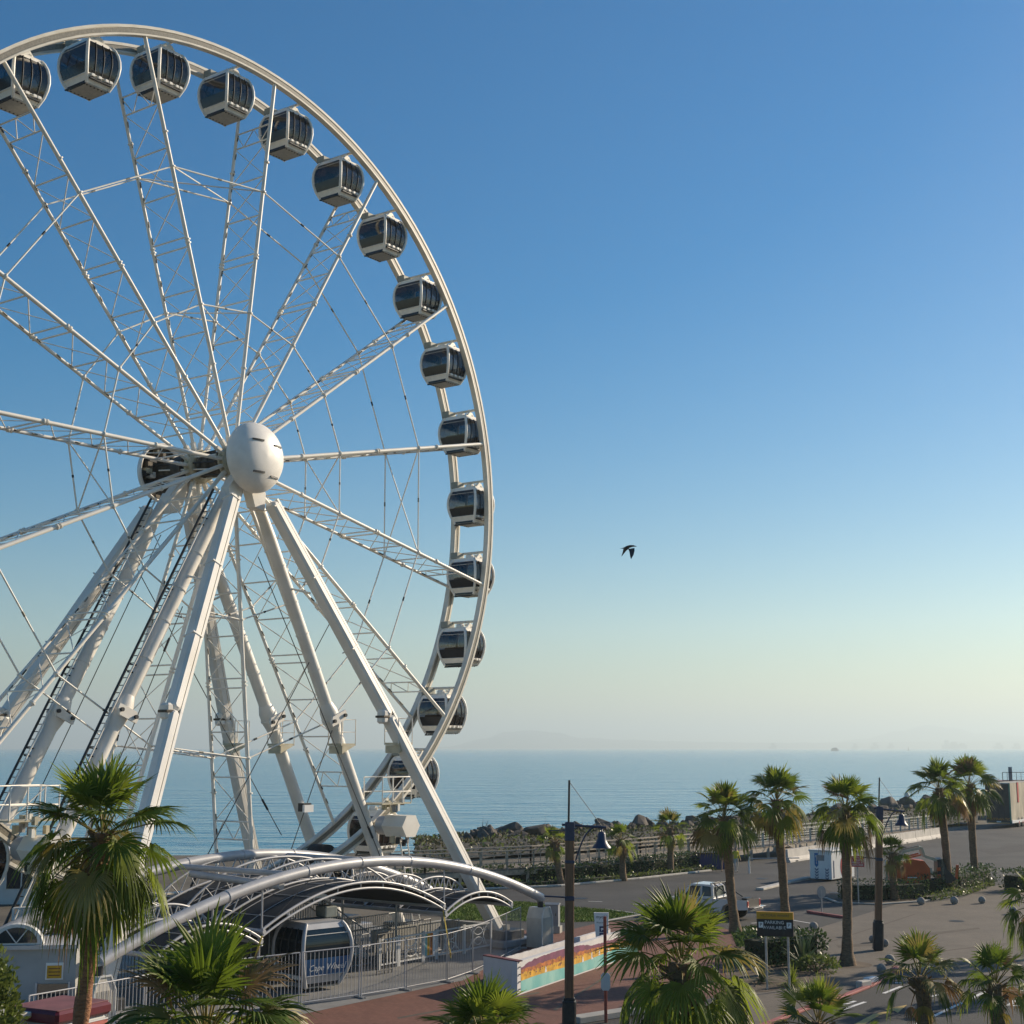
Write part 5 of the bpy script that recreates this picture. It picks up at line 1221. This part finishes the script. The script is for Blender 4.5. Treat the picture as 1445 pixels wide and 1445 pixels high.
for o in bpy.data.objects:
    if o.name == 'ladder': 
        if o.get('category') == 'ladder': o.location = tk.location; o.rotation_euler = tk.rotation_euler

# ------------------------------------------------------------------ kiosk by the barrier
kc = gp(1143.5, 1242); kr = gp(1174, 1244); kd = (kr - kc).normalized(); KW = (kr - kc).length; kyaw = math.atan2(kd.y, kd.x)
kt = atY(1158, 1200.5, kc.y).z
ko = empty('entry_kiosk', kc, kyaw, 'white kiosk with blue arrow strips standing on the car park behind a tall palm', 'kiosk')
KD = 3.2
mb = MB(); mb.box((KW / 2, KD / 2, kt / 2 + .06), KW, KD, kt - .1, 'sign_white', bevel=.02); mb.build('body', ko)
mb = MB(); mb.box((KW / 2, KD / 2, kt + .04), KW + .12, KD + .12, .09, 'booth_white', bevel=.02); mb.build('roof', ko)
def ch(mb, x, z): mb.prism([V((x - .13, -.004, z + .10)), V((x - .13, -.004, z + .02)), V((x, -.004, z - .10)), V((x + .13, -.004, z + .02)), V((x + .13, -.004, z + .10)), V((x, -.004, z - .02))], V((0, -.006, 0)), 'sign_navy')
mb = MB(); mb.prism([V((.36, -.004, kt - .12)), V((.36, -.004, 1.0)), V((.49, -.004, .86)), V((.62, -.004, 1.0)), V((.62, -.004, kt - .12))], V((0, -.006, 0)), 'sign_blue'); mb.box((.49, -.012, kt - .32), .09, .004, .14, 'sign_white')
text(mb, 'parking', .15, (.49, -.012, 1.28), (0, 0, 1), (-1, 0, 0), 'lettering_white')
for i in range(4): ch(mb, .49, .72 - .18 * i); ch(mb, KW - .33, .72 - .18 * i)
mb.build('arrow_strip', ko)
mb = MB(); mb.box((KW * .5, -.006, kt - .42), .56, .02, .36, 'cabinet_grey'); mb.build('window', ko)
mb = MB(); mb.box((KW + .006, .32, .75), .02, .10, 1.1, 'sign_navy'); mb.prism([V((KW + .004, 1.6 + .36 * math.cos(a), .85 + .66 * math.sin(a))) for a in [i * math.pi / 8 for i in range(16)]], V((.012, 0, 0)), 'sign_red'); mb.prism([V((KW + .017, 1.66 + .25 * math.cos(a), .80 + .52 * math.sin(a))) for a in [i * math.pi / 8 for i in range(16)]], V((.006, 0, 0)), 'sign_navy'); mb.build('side_emblem', ko)

# ------------------------------------------------------------------ orange machine behind the hedge
mo = empty('loading_machine', gp(1293, 1261), R(-8), 'orange compact tractor loader parked behind the dark hedge', 'tractor')
mb = MB(); prof = [(-1.55, .75), (-1.55, 1.85), (-.2, 2.05), (.45, 1.95), (.75, 1.55), (.78, .85), (.4, .62), (-1.3, .62)]
vs = [V((x, y, z)) for y in (-.75, .75) for x, z in prof]; n = len(prof)
mb.prism([V((x, -.8, z)) for x, z in prof], V((0, 1.6, 0)), 'machine_orange'); mb.prism([V((x * .97 + .02, -.84, z * .93 + .08)) for x, z in prof], V((0, .05, 0)), 'machine_orange')
mb.box((-.3, -.85, 1.0), .55, .02, .05, 'lettering_white'); mb.build('body', mo)
mb = MB(); mb.tube([V((.62, -.6, 1.3)), V((.9, -.6, 1.35))], .22, 'machine_cream', 12); mb.tube([V((.62, .6, 1.3)), V((.9, .6, 1.35))], .22, 'machine_cream', 12); mb.build('head_lamp', mo)
mb = MB()
for y in (-.55, .55):
    mb.beam(V((-.95, y, 1.9)), V((-.75, y, 2.45)), .12, .12, 'machine_cream'); mb.beam(V((-.75, y, 2.45)), V((.35, y, 2.72)), .12, .14, 'machine_cream'); mb.beam(V((.35, y, 2.72)), V((.5, y, 2.2)), .12, .14, 'machine_cream'); mb.beam(V((.5, y, 2.2)), V((1.25, y, 1.98)), .12, .14, 'machine_cream'); mb.beam(V((-.5, y, 2.1)), V((.3, y, 2.3)), .08, .09, 'machine_orange')
mb.beam(V((.35, -.55, 2.7)), V((.35, .55, 2.7)), .1, .1, 'machine_cream'); mb.build('lift_arm', mo)
mb = MB(); mb.prism([V((1.2, -.8, .75)), V((1.2, -.8, 2.05)), V((1.5, -.8, 2.1)), V((1.75, -.8, 1.5)), V((2.25, -.8, .95)), V((1.9, -.8, .7))], V((0, 1.6, 0)), 'dark_metal')
for z in (1.1, 1.5): mb.box((1.25, -.83, z), .2, .05, .2, 'machine_orange')
mb.beam(V((2.25, -.7, .95)), V((2.35, -.7, 1.75)), .14, .16, 'machine_orange'); mb.beam(V((1.5, -.75, .9)), V((1.45, -.75, 2.1)), .1, .1, 'machine_cream'); mb.build('bucket', mo)
mb = MB(); mb.beam(V((-1.75, -.6, .3)), V((-1.72, -.6, 1.9)), .08, .1, 'machine_cream'); mb.box((-1.65, 0, 1.7), .1, 1.4, .3, 'machine_cream'); mb.build('rear_guard', mo)
for x in (-1.05, .45):
    for s in (-1, 1):
        mb = MB(); mb.lathe((x, s * .72, .45), [(.2, -.14), (.45, -.13), (.46, 0), (.45, .13), (.2, .14)], 'black_rubber', 18, (0, s, 0)); mb.build('wheel', mo)

# ------------------------------------------------------------------ trailer and the building behind it
ta = gp(1398.5, 1164); tb_ = gp(1428.5, 1168.5); rd = (tb_ - ta); rd.z = 0; RW = 2.55; Yt = tb_.y
rdir = V((1, -.72, 0)).normalized()
TW = 2.75; TH_ = (1168.5 - 1107.5) / F * Yt
to = empty('lorry_trailer', tb_, math.atan2(rdir.y, rdir.x), 'dark-ended box trailer with orange lettering at the right photo edge', 'trailer')
zb_ = TH_ * .10
mb = MB(); mb.box((-TW / 2, 6.0, (TH_ + zb_) / 2), TW, 12, TH_ - zb_, 'trailer_side'); mb.build('box', to)
mb = MB(); mb.box((-TW / 2, -.03, (TH_ + zb_) / 2 + .05), TW * .94, .06, TH_ - zb_ - .1, 'trailer_dark')
for i in range(9): mb.box((-TW / 2, -.07, TH_ * (.2 + .085 * i)), TW * .9, .03, .05, 'trailer_dark')
for x in (-TW * .5, -TW * .28, -TW * .72): mb.tube([V((x, -.09, zb_ + .3)), V((x, -.09, TH_ - .2))], .03, 'dark_metal', 6)
mb.box((-.08, -.05, (TH_ + zb_) / 2), .16, .12, TH_ - zb_, 'trailer_green'); mb.box((-TW / 2, -.05, TH_ - .03), TW, .12, .10, 'light_steel'); mb.build('rear_door', to)
mb = MB(); text(mb, 'JM ARWAN NC', TW * .145, (-TW / 2 - .05, -.092, zb_ + TH_ * .09), (1, 0, 0), (0, 0, 1), 'lettering_orange', depth=.01); mb.box((-TW / 2, -.09, zb_ + .02), TW * .86, .02, .06, 'lettering_orange'); mb.box((-TW / 2, -.1, zb_ + .16), TW * .18, .02, .12, 'sign_white'); mb.build('lettering', to)
mb = MB(); mb.box((.03, 2.6, TH_ * .78), .05, .5, TH_ * .45, 'sign_red'); mb.box((.03, 6, zb_ + .18), .06, 12, .3, 'sign_white'); mb.build('side_stripe', to)
for y in (2.5, 3.8, 5.1): 
    mb = MB(); mb.lathe((.0, y, .55), [(.2, -.3), (.53, -.28), (.55, 0), (.53, .02), (.2, .04)], 'black_rubber', 18, (1, 0, 0)); mb.lathe((.02, y, .55), [(.24, 0), (.1, .05)], 'sign_red', 12, (1, 0, 0)); mb.build('wheel', to)
c = gp(1440, 1158); Yc = 182; p0 = V((atY(1452, 1120, Yc).x, Yc, 0)); zt_ = atY(1440, 1106, Yc).z
bo = empty('flat_roofed_building', p0, R(-14), 'dark flat-roofed building with a roof railing behind the trailer', 'building')
mb = MB(); mb.box((0, 3, zt_ / 2), 7.5, 6, zt_, 'booth_white'); mb.build('wall', bo)
mb = MB(); mb.prism([V((-4.6, -.4, zt_)), V((4.6, -.4, zt_)), V((4.0, -.4, zt_ + .32)), V((-3.6, -.4, zt_ + .32))], V((0, 7, 0)), 'coping_maroon'); mb.build('roof', bo)
mb = MB(); bars(mb, V((-3.0, .2, zt_ + .3)), V((3.6, .2, zt_ + .3)), 1.1, 12, 'dark_metal', .03, .1, .04); mb.build('railing', bo)
mb = MB(); mb.box((-2.0, 1, zt_ + 1.0), .42, .42, 2.1, 'cabinet_grey'); mb.build('chimney', bo)
mb = MB(); mb.box((-1.6, -.02, zt_ * .45), 2.0, .06, 1.5, 'car_glass'); mb.build('window', bo)

# ------------------------------------------------------------------ boardwalk, barriers, stair
DZ = .95
fe = [gp(x, y, DZ) for x, y in ((380, 1243), (600, 1232), (790, 1222), (950, 1208), (1060, 1197), (1190, 1182), (1320, 1167.5))]
bw = empty('boardwalk', V((fe[2].x, fe[2].y, 0)), 0, 'raised timber boardwalk with a railed edge running along the shore', 'boardwalk')
def putb(mb, name, par=bw): mb.v = [tuple(V(p) - V((fe[2].x, fe[2].y, 0))) for p in mb.v]; return mb.build(name, par)
dn = lambda a, b: V((-(b - a).y, (b - a).x, 0)).normalized()
offs = [dn(fe[max(0, i - 1)], fe[min(len(fe) - 1, i + 1)]) * 3.0 for i in range(len(fe))]
mb = MB()
for i in range(len(fe) - 1):
    a, b = fe[i], fe[i + 1]; a2, b2 = a + offs[i], b + offs[i + 1]
    mb.prism([a, b, b2, a2], UP * -.12, 'timber_deck'); mb.beam(a - UP * .26, b - UP * .26, .1, .3, 'timber')
putb(mb, 'deck')
mb = MB()
for i in range(len(fe) - 1):
    a, b = fe[i], fe[i + 1]; n = max(2, int((b - a).length / 2.4))
    for k in range(n):
        p = a.lerp(b, k / n)
        for o in (V((0, 0, 0)), offs[i] * .98): mb.box(V((p.x + o.x, p.y + o.y, (DZ - .1) / 2)), .2, .2, DZ - .1, 'timber')
putb(mb, 'pile')
for row, far_ in ((0, False), (1, True)):
    for i in range(len(fe) - 1):
        a, b = fe[i] + offs[i] * (.98 if far_ else .02), fe[i + 1] + offs[i + 1] * (.98 if far_ else .02); n = max(3, int((b - a).length / 1.9)); m_ = 'timber' if i < 4 else 'rail_green_grey'; mb = MB()
        for k in range(n + 1): p = a.lerp(b, k / n); mb.box(p + UP * .5, .13, .13, 1.2, m_); 
        for k in range(n): p = a.lerp(b, (k + .5) / n); mb.box(p + UP * .52, .05, .05, 1.0, m_)
        mb.beam(a + UP * 1.12, b + UP * 1.12, .16, .07, m_)
        for h in ((.35, .62, .88) if i < 4 else (.25, .45, .65, .85)): mb.beam(a + UP * h, b + UP * h, .035, .05, m_)
        putb(mb, 'railing')
st2 = gp(1092, 1222); d = (fe[5] - fe[4]).normalized(); nn = V((d.y, -d.x, 0))
tpp = fe[4].lerp(fe[5], .3)
so2 = empty('boardwalk_stair', V((tpp.x, tpp.y, 0)), math.atan2(d.y, d.x), 'short timber stair leading down from the boardwalk, between two tall palm trunks', 'stair')
mb = MB()
for i in range(5): mb.box((0, -.3 - .34 * i, DZ - .1 - .19 * i), 1.9, .32, .06, 'timber')
mb.build('tread', so2)
for x in (-.95, .95):
    mb = MB(); mb.beam(V((x, 0, DZ - .15)), V((x, -1.9, .05)), .06, .22, 'timber'); mb.build('stringer', so2); mb = MB()
    for y, z in ((-.15, DZ), (-1.8, .1)): mb.box((x, y, z + .45), .11, .11, 1.1, 'timber')
    for h in (.55, .98): mb.beam(V((x, -.15, DZ + h)), V((x, -1.8, .1 + h)), .06, .06, 'timber')
    mb.build('handrail', so2)
# concrete road barriers below the boardwalk
B0, B1 = gp(1110, 1217), gp(1331, 1181); nb = 9
bd = (B1 - B0) / nb
sec = [(-.32, 0), (.32, 0), (.30, .12), (.14, .36), (.10, .95), (-.10, .95), (-.14, .36), (-.30, .12)]
bl_ = ['barrier at the left end of the pale row below the boardwalk', 'second pale barrier from the left, behind the tall palm trunk', 'pale barrier just left of the white kiosk', 'pale barrier behind the white kiosk', 'pale barrier between the kiosk and the flared palm', 'pale barrier behind the farther lamp post', 'pale barrier right of the farther lamp post, under the bell lamp', 'last but one pale barrier at the right of the row', 'barrier at the right end of the pale row, left of the twin palms']
for i in range(nb):
    a = B0 + bd * i; dd = bd.normalized(); nn = V((-dd.y, dd.x, 0)); mb = MB(); L_ = bd.length - .08
    mb.prism([nn * x + UP * z for x, z in sec], dd * L_, 'barrier_concrete'); mb.prism([dd * 1.0 + nn * -.33 + UP * .02, dd * 1.5 + nn * -.33 + UP * .02, dd * 1.45 + nn * -.33 + UP * .1, dd * 1.05 + nn * -.33 + UP * .1], nn * .05, 'dark_metal')
    o = mb.build('concrete_barrier'); o.location = a; tag(o, bl_[i], 'barrier', 'pale concrete road barriers')
# steel gate arm post, bin and people by the stair
gpz = gp(1057.5, 1232.5); mb = MB(); mb.tube([V((0, 0, 0)), V((0, 0, 1.15))], .06, 'sign_white', 8); mb.tube([V((0, 0, 1.0)), V((3.6, .6, 1.0))], .04, 'light_steel', 6)
o = mb.build('boom_gate'); o.location = gpz; tag(o, 'thin white post with a level boom arm at the boardwalk stair', 'gate')
c = gp(1002, 1226); mb = MB(); mb.box((0, 0, .55), 2.3, 1.4, 1.1, 'sign_navy', bevel=.05); o = mb.build('bin'); 
mb = MB(); mb.box((0, 0, 1.14), 2.36, 1.46, .10, 'black_rubber', bevel=.02); mb.build('lid', o); mb = MB()
for x in (-.9, .9): mb.lathe((x, -.6, .08), [(.08, -.04), (.08, .04)], 'black_rubber', 10, (1, 0, 0))
mb.build('wheel', o); o.location = c; o.rotation_euler = (0, 0, .3); tag(o, 'dark blue bin at the end of the hedge by the boardwalk stair', 'bin')

# ------------------------------------------------------------------ people (one continuous skinned body each)
def person(loc, yaw, h, top_m, leg_m, lab, seed):
    k = h / 1.75; J = [(0, 0, .95), (0, 0, 1.15), (0, 0, 1.40), (0, 0, 1.52), (0, .02, 1.63), (0, .01, 1.74)]; E_ = [(0, 1), (1, 2), (2, 3), (3, 4), (4, 5)]; Rr = [.15, .14, .16, .06, .095, .07]
    for s in (-1, 1):
        b = len(J); st_ = .14 * s
        J += [(.10 * s, 0, .90), (.11 * s, st_ * .5 + .03, .50), (.11 * s, st_ * .8 - .03, .09), (.11 * s, st_ * .8 + .12, .04)]; Rr += [.10, .065, .045, .04]; E_ += [(0, b), (b, b + 1), (b + 1, b + 2), (b + 2, b + 3)]
        b = len(J); J += [(.19 * s, 0, 1.42), (.25 * s, -.04 - st_ * .4, 1.14), (.24 * s, .10 - st_ * .7, .90), (.235 * s, .14 - st_ * .8, .80)]; Rr += [.062, .045, .035, .04]; E_ += [(2, b), (b, b + 1), (b + 1, b + 2), (b + 2, b + 3)]
    me = bpy.data.meshes.new('person'); me.from_pydata([V(j) * k for j in J], E_, []); o = bpy.data.objects.new('person', me); COL.objects.link(o)
    sk = o.modifiers.new('s', 'SKIN'); 
    if not me.skin_vertices: me.attributes
    bm_ = __import__('bmesh').new(); bm_.from_mesh(me); sl_ = bm_.verts.layers.skin.verify()
    for i, v in enumerate(bm_.verts): v[sl_].radius = (Rr[i] * k, Rr[i] * k * (.75 if i < 3 else 1)); v[sl_].use_root = i == 0
    bm_.to_mesh(me); bm_.free()
    sb = o.modifiers.new('d', 'SUBSURF'); sb.levels = 1; sb.render_levels = 1
    dg = bpy.context.evaluated_depsgraph_get(); dg.update(); m2 = bpy.data.meshes.new_from_object(o.evaluated_get(dg)); o.modifiers.clear(); o.data = m2
    for nm in ('skin', top_m, leg_m, 'hair_dark'): m2.materials.append(M[nm])
    for p in m2.polygons:
        z = p.center.z / k; p.use_smooth = True
        p.material_index = 3 if (z > 1.69 or (z > 1.6 and p.center.y < -.02)) else 0 if z > 1.49 or (z < .98 and abs(p.center.x) > .19 * k) else 1 if z > .96 else 2 if z > .07 else 3
    o.location = loc; o.rotation_euler = (0, 0, yaw); return tag(o, lab, 'person')
person(gp(1021.5, 1230), R(150), 1.72, 'cloth_dark', 'skin', 'person in dark clothes walking, partly hidden left of the palm trunk by the boardwalk', 1)
person(gp(1039, 1231), R(200), 1.72, 'cloth_yellow', 'cloth_pale', 'person in a yellow top and pale trousers, partly hidden right of the palm trunk', 2)

# ------------------------------------------------------------------ stone ball bollards
bl = [((1300, 1277), 11, 'stone ball at the hedge corner below the orange machine'), ((1347, 1276), 11, 'stone ball below the left twin palm'), ((1386, 1275), 10, 'stone ball below the right twin palm, rightmost of the row'),
      ((1148.5, 1313), 12, 'stone ball on the paving edge just right of the parking sign'), ((1231.5, 1330), 10, 'stone ball touching the left side of the farther lamp post'), ((1249, 1336), 11, 'stone ball touching the right side of the farther lamp post'),
      ((1256, 1361), 14, 'larger stone ball below the farther lamp post'), ((1244, 1373), 13, 'stone ball behind the withered frond at the red kerb'), ((1195, 1322), 9, 'stone ball half hidden behind the flared palm trunk'), ((1430, 1290), 11, 'stone ball behind the hanging fronds at the right edge')]
for (px, py), wpx, lab in bl:
    p = gp(px, py); r_ = wpx / 2 / F * p.y; mb = MB(); mb.lathe((0, 0, r_ * .92), [(.001, -r_)] + [(r_ * math.cos(a), r_ * math.sin(a)) for a in [R(-75 + 15 * i) for i in range(11)]] + [(.001, r_)], 'ball_stone', 20)
    mb.lathe((0, 0, 0), [(r_ * .6, 0), (r_ * .6, r_ * .15)], 'concrete', 16); o = mb.build('ball_bollard'); o.location = p; tag(o, lab, 'bollard', 'stone ball bollards')
# kerb blocks
for i, (px, py) in enumerate(((1219, 1394), (1229, 1389))):
    mb = MB(); mb.box((0, 0, .13), .62, .28, .26, ('kerb_pale', 'sign_white')[i], bevel=.03); o = mb.build('kerb_block'); o.location = gp(px, py); o.rotation_euler = (0, 0, R(42)); tag(o, ('dull kerb block lying by the red kerb', 'whiter kerb block lying by the red kerb, the farther of two')[i], 'kerb block')

# ------------------------------------------------------------------ rocks along the shore
def rock_mesh(seed):
    import bmesh
    b = bmesh.new(); q = random.Random(seed + 40)
    for _ in range(15):
        d = V((q.gauss(0, 1), q.gauss(0, 1), q.gauss(0, 1))).normalized() * q.uniform(.82, 1.12); b.verts.new(d)
    r_ = bmesh.ops.convex_hull(b, input=b.verts); bmesh.ops.delete(b, geom=[g for g in r_['geom_interior'] if isinstance(g, bmesh.types.BMVert)], context='VERTS')
    bmesh.ops.bevel(b, geom=list(b.edges), offset=.06, segments=1, affect='EDGES'); bmesh.ops.triangulate(b, faces=b.faces); bmesh.ops.subdivide_edges(b, edges=list(b.edges), cuts=1, use_grid_fill=True)
    for v in b.verts: v.co += v.co.normalized() * .035 * noise.noise(v.co * 4 + V((seed * 3, 0, 0)))
    me = bpy.data.meshes.new('boulder'); b.to_mesh(me); b.free(); me.materials.append(M['boulder']); return me
RM = [rock_mesh(i) for i in range(7)]
rk = random.Random(4)
def rock(p, s, lab='dark boulder of the rock bank between the boardwalk and the sea', grp='shore boulders'):
    o = bpy.data.objects.new('boulder', rk.choice(RM)); COL.objects.link(o); o.location = p; o.scale = (s * rk.uniform(.8, 1.25), s * rk.uniform(.8, 1.2), s * rk.uniform(.65, 1.0)); o.rotation_euler = (rk.uniform(-.4, .4), rk.uniform(-.4, .4), rk.uniform(0, 6.28)); return tag(o, lab, 'rock', grp)
sp_ = [(660, 1193), (700, 1190), (760, 1187), (820, 1183), (880, 1179), (950, 1175), (1020, 1171), (1080, 1167), (1130, 1163), (1200, 1155), (1270, 1147), (1340, 1138), (1420, 1129)]
def spath(t): 
    t *= len(sp_) - 1; i = min(int(t), len(sp_) - 2); u = t - i; return (sp_[i][0] + (sp_[i + 1][0] - sp_[i][0]) * u, sp_[i][1] + (sp_[i + 1][1] - sp_[i][1]) * u)
for i in range(190):
    x, y = spath(rk.random()); p = gp(x, y + rk.uniform(-1, 5.5)); rock(p + UP * rk.uniform(.2, 1.1), rk.choice([.5, .7, .9, 1.1, 1.35]) * (1 + .3 * (x > 1100)))
for x, y, s, lab in ((691, 1189, 1.55, 'tall pointed boulder right of the ribbed leg'), (714, 1188, 1.55, 'rounded pale-topped boulder second from the ribbed leg'), (737, 1187, 1.45, 'broad flat boulder left of the nearer lamp post'), (677, 1192, 1.25, 'low boulder nearest the ribbed leg'),
                   (818, 1180, 1.3, 'boulder just right of the nearer lamp post'), (838, 1180, 1.3, 'boulder left of the bell lamp shade'), (1160, 1157, 1.8, 'jagged boulder between two tall palms at the waterline')):
    o = rock(gp(x, y) + UP * .45, s, lab, None); 
    if 'group' in o: del o['group']
# rubble bank and dune scrub between the boardwalk and the rocks
mb = MB(); rnd = random.Random(12)
rows = []
for i in range(90):
    t = i / 89; x = 585 + 795 * t
    yf = 1243 - (x - 380) * .076 if x < 1320 else 1171
    A = gp(x, max(1163, 1236 - (x - 380) * .072)); yb = 1200 - (x - 380) * .047 if x < 1000 else 1171 - (x - 1000) * .095
    B = gp(x, yb - 2); row = []
    for j in range(9):
        s = j / 8; p = A.lerp(B, s); p.z = .25 + .75 * math.sin(math.pi * min(1, s * 1.05)) ** .6 * (.75 + .6 * noise.noise(V((x * .05, s * 3, 2)))) + .25 * noise.noise(V((x * .2, s * 9, 5))); row.append(p)
    rows.append(row)
vs = [p for r_ in rows for p in r_]; mb.add(vs, [(i * 9 + j, (i + 1) * 9 + j, (i + 1) * 9 + j + 1, i * 9 + j + 1) for i in range(89) for j in range(8)], 'rubble', True)
tag(mb.build('rubble_bank'), kind='stuff')
mb = MB()
for k in range(8000):
    i = rnd.randrange(0, 88); j = rnd.randrange(0, 8); x = 585 + 795 * i / 89
    if noise.noise(V((x * .02, j * .4, 8))) < -.2 and rnd.random() < .6: continue
    p = rows[i][j].lerp(rows[i + 1][j + 1], rnd.random()) + V((rnd.uniform(-.3, .3), rnd.uniform(-.3, .3), rnd.uniform(0, .15)))
    dr = V((rnd.gauss(0, .7), rnd.gauss(0, .7), rnd.uniform(.2, 1))).normalized(); sdv = dr.cross(V((rnd.gauss(0, 1), rnd.gauss(0, 1), .1))).normalized()
    leaf_quad(mb, p, dr, sdv, rnd.uniform(.18, .5), rnd.uniform(.05, .12), 'dune_scrub' if rnd.random() < .8 else 'shrub_leaf')
tag(mb.build('dune_scrub'), kind='stuff')
mb = MB(); q = gp(1281, 1147); mb.tube([q, q + UP * 2.4], .09, 'galvanised', 8); mb.lathe(q + UP * 2.4, [(.3, -.5), (.35, -.1), (.2, .25), (.02, .4)], 'booth_white', 12)
tag(mb.build('marker_post', base=q), 'thin marker post with a pale head on the rocks behind the second bell lamp', 'post')

# ------------------------------------------------------------------ boats and the gull
Yb = 5200; c = V((atY(1178, 1057, Yb).x, Yb, SEA)); k = Yb / F
fo = empty('ferry', c, 0, 'small grey ferry far out on the hazy sea', 'ferry')
mb = MB(); mb.prism([V((-4.8 * k, -4, 0)), V((4.4 * k, -4, 0)), V((5.2 * k, -4, 1.9 * k)), V((-5.0 * k, -4, 1.9 * k))], V((0, 8, 0)), 'ship_grey'); mb.build('hull', fo)
mb = MB(); mb.box((-.4 * k, 0, 2.8 * k), 7.8 * k, 6, 2.0 * k, 'ship_grey'); mb.box((.2 * k, 0, 4.1 * k), 4.6 * k, 5, .9 * k, 'ship_grey'); mb.build('deckhouse', fo)
Yb = 5600; c = V((atY(1282, 1060, Yb).x, Yb, SEA)); k = Yb / F
bo2 = empty('channel_buoy', c, 0, 'tiny dark channel buoy far out to the right of the ferry', 'buoy')
mb = MB(); mb.lathe((0, 0, 0), [(1.1 * k, 0), (1.2 * k, .8 * k), (.4 * k, 1.2 * k)], 'ship_grey', 10); mb.build('float', bo2); mb = MB(); mb.lathe((0, 0, 1.2 * k), [(.5 * k, 0), (.25 * k, 2.2 * k), (.5 * k, 2.6 * k), (.02, 4.0 * k)], 'ship_grey', 8); mb.build('top_mark', bo2)
bY = 58; c = atY(887, 776, bY); sc = bY / F
def bp_(x, y, dep=0.): return V(((x - 887) * sc, dep, (776 - y) * sc))
mb = MB()
body = [(875.2, 773.9, .25), (878, 773.8, .7), (881, 773.2, 1.5), (885, 771.9, 2.6), (889, 770.9, 2.7), (892, 770.5, 2.1), (894, 770.3, 1.7), (896, 770.6, 1.1), (898.8, 771.1, .2)]
pts = [bp_(x, y) for x, y, r_ in body]; mb.tube(pts, lambda t: body[min(8, int(round(t * 8)))][2] * sc * .72, 'gull_dark', 10)
def wing(pts_l, pts_t, dep, m1):
    vs = [bp_(x, y, dep * i / (len(pts_l) - 1)) for i, (x, y) in enumerate(pts_l)] + [bp_(x, y, dep * i / (len(pts_t) - 1)) for i, (x, y) in enumerate(pts_t)]
    n = len(pts_l); th_ = V((0, .018, 0)); fs = [(i, i + 1, n + i + 1, n + i) for i in range(n - 1)]; k = 2 * n
    mb.add(vs + [v + th_ for v in vs], fs + [tuple(reversed([a + k for a in f])) for f in fs] + [(i, i + k, i + 1 + k, i + 1) for i in range(n - 1)] + [(n + i + 1, n + i + 1 + k, n + i + k, n + i) for i in range(n - 1)], m1)
wing([(895.5, 773.2), (895.2, 778), (893.5, 784), (889.5, 790.6)], [(886.5, 774.5), (888, 779.5), (888.3, 785), (889.0, 790.2)], -.35, 'gull_dark')
wing([(889, 772.5), (884.5, 776.0), (881, 780), (878.3, 783.2)], [(879.5, 774.6), (879.2, 778), (878.4, 781), (878.0, 782.8)], .5, 'gull_dark')
wing([(888.2, 773.6), (884.2, 776.8), (881.2, 779.6)], [(887.0, 774.2), (883.2, 777.6), (880.6, 780.2)], .05, 'gull_pale')
o = mb.build('gull'); o.location = c; tag(o, 'dark gull flying with wings down in the open sky right of the wheel', 'bird')
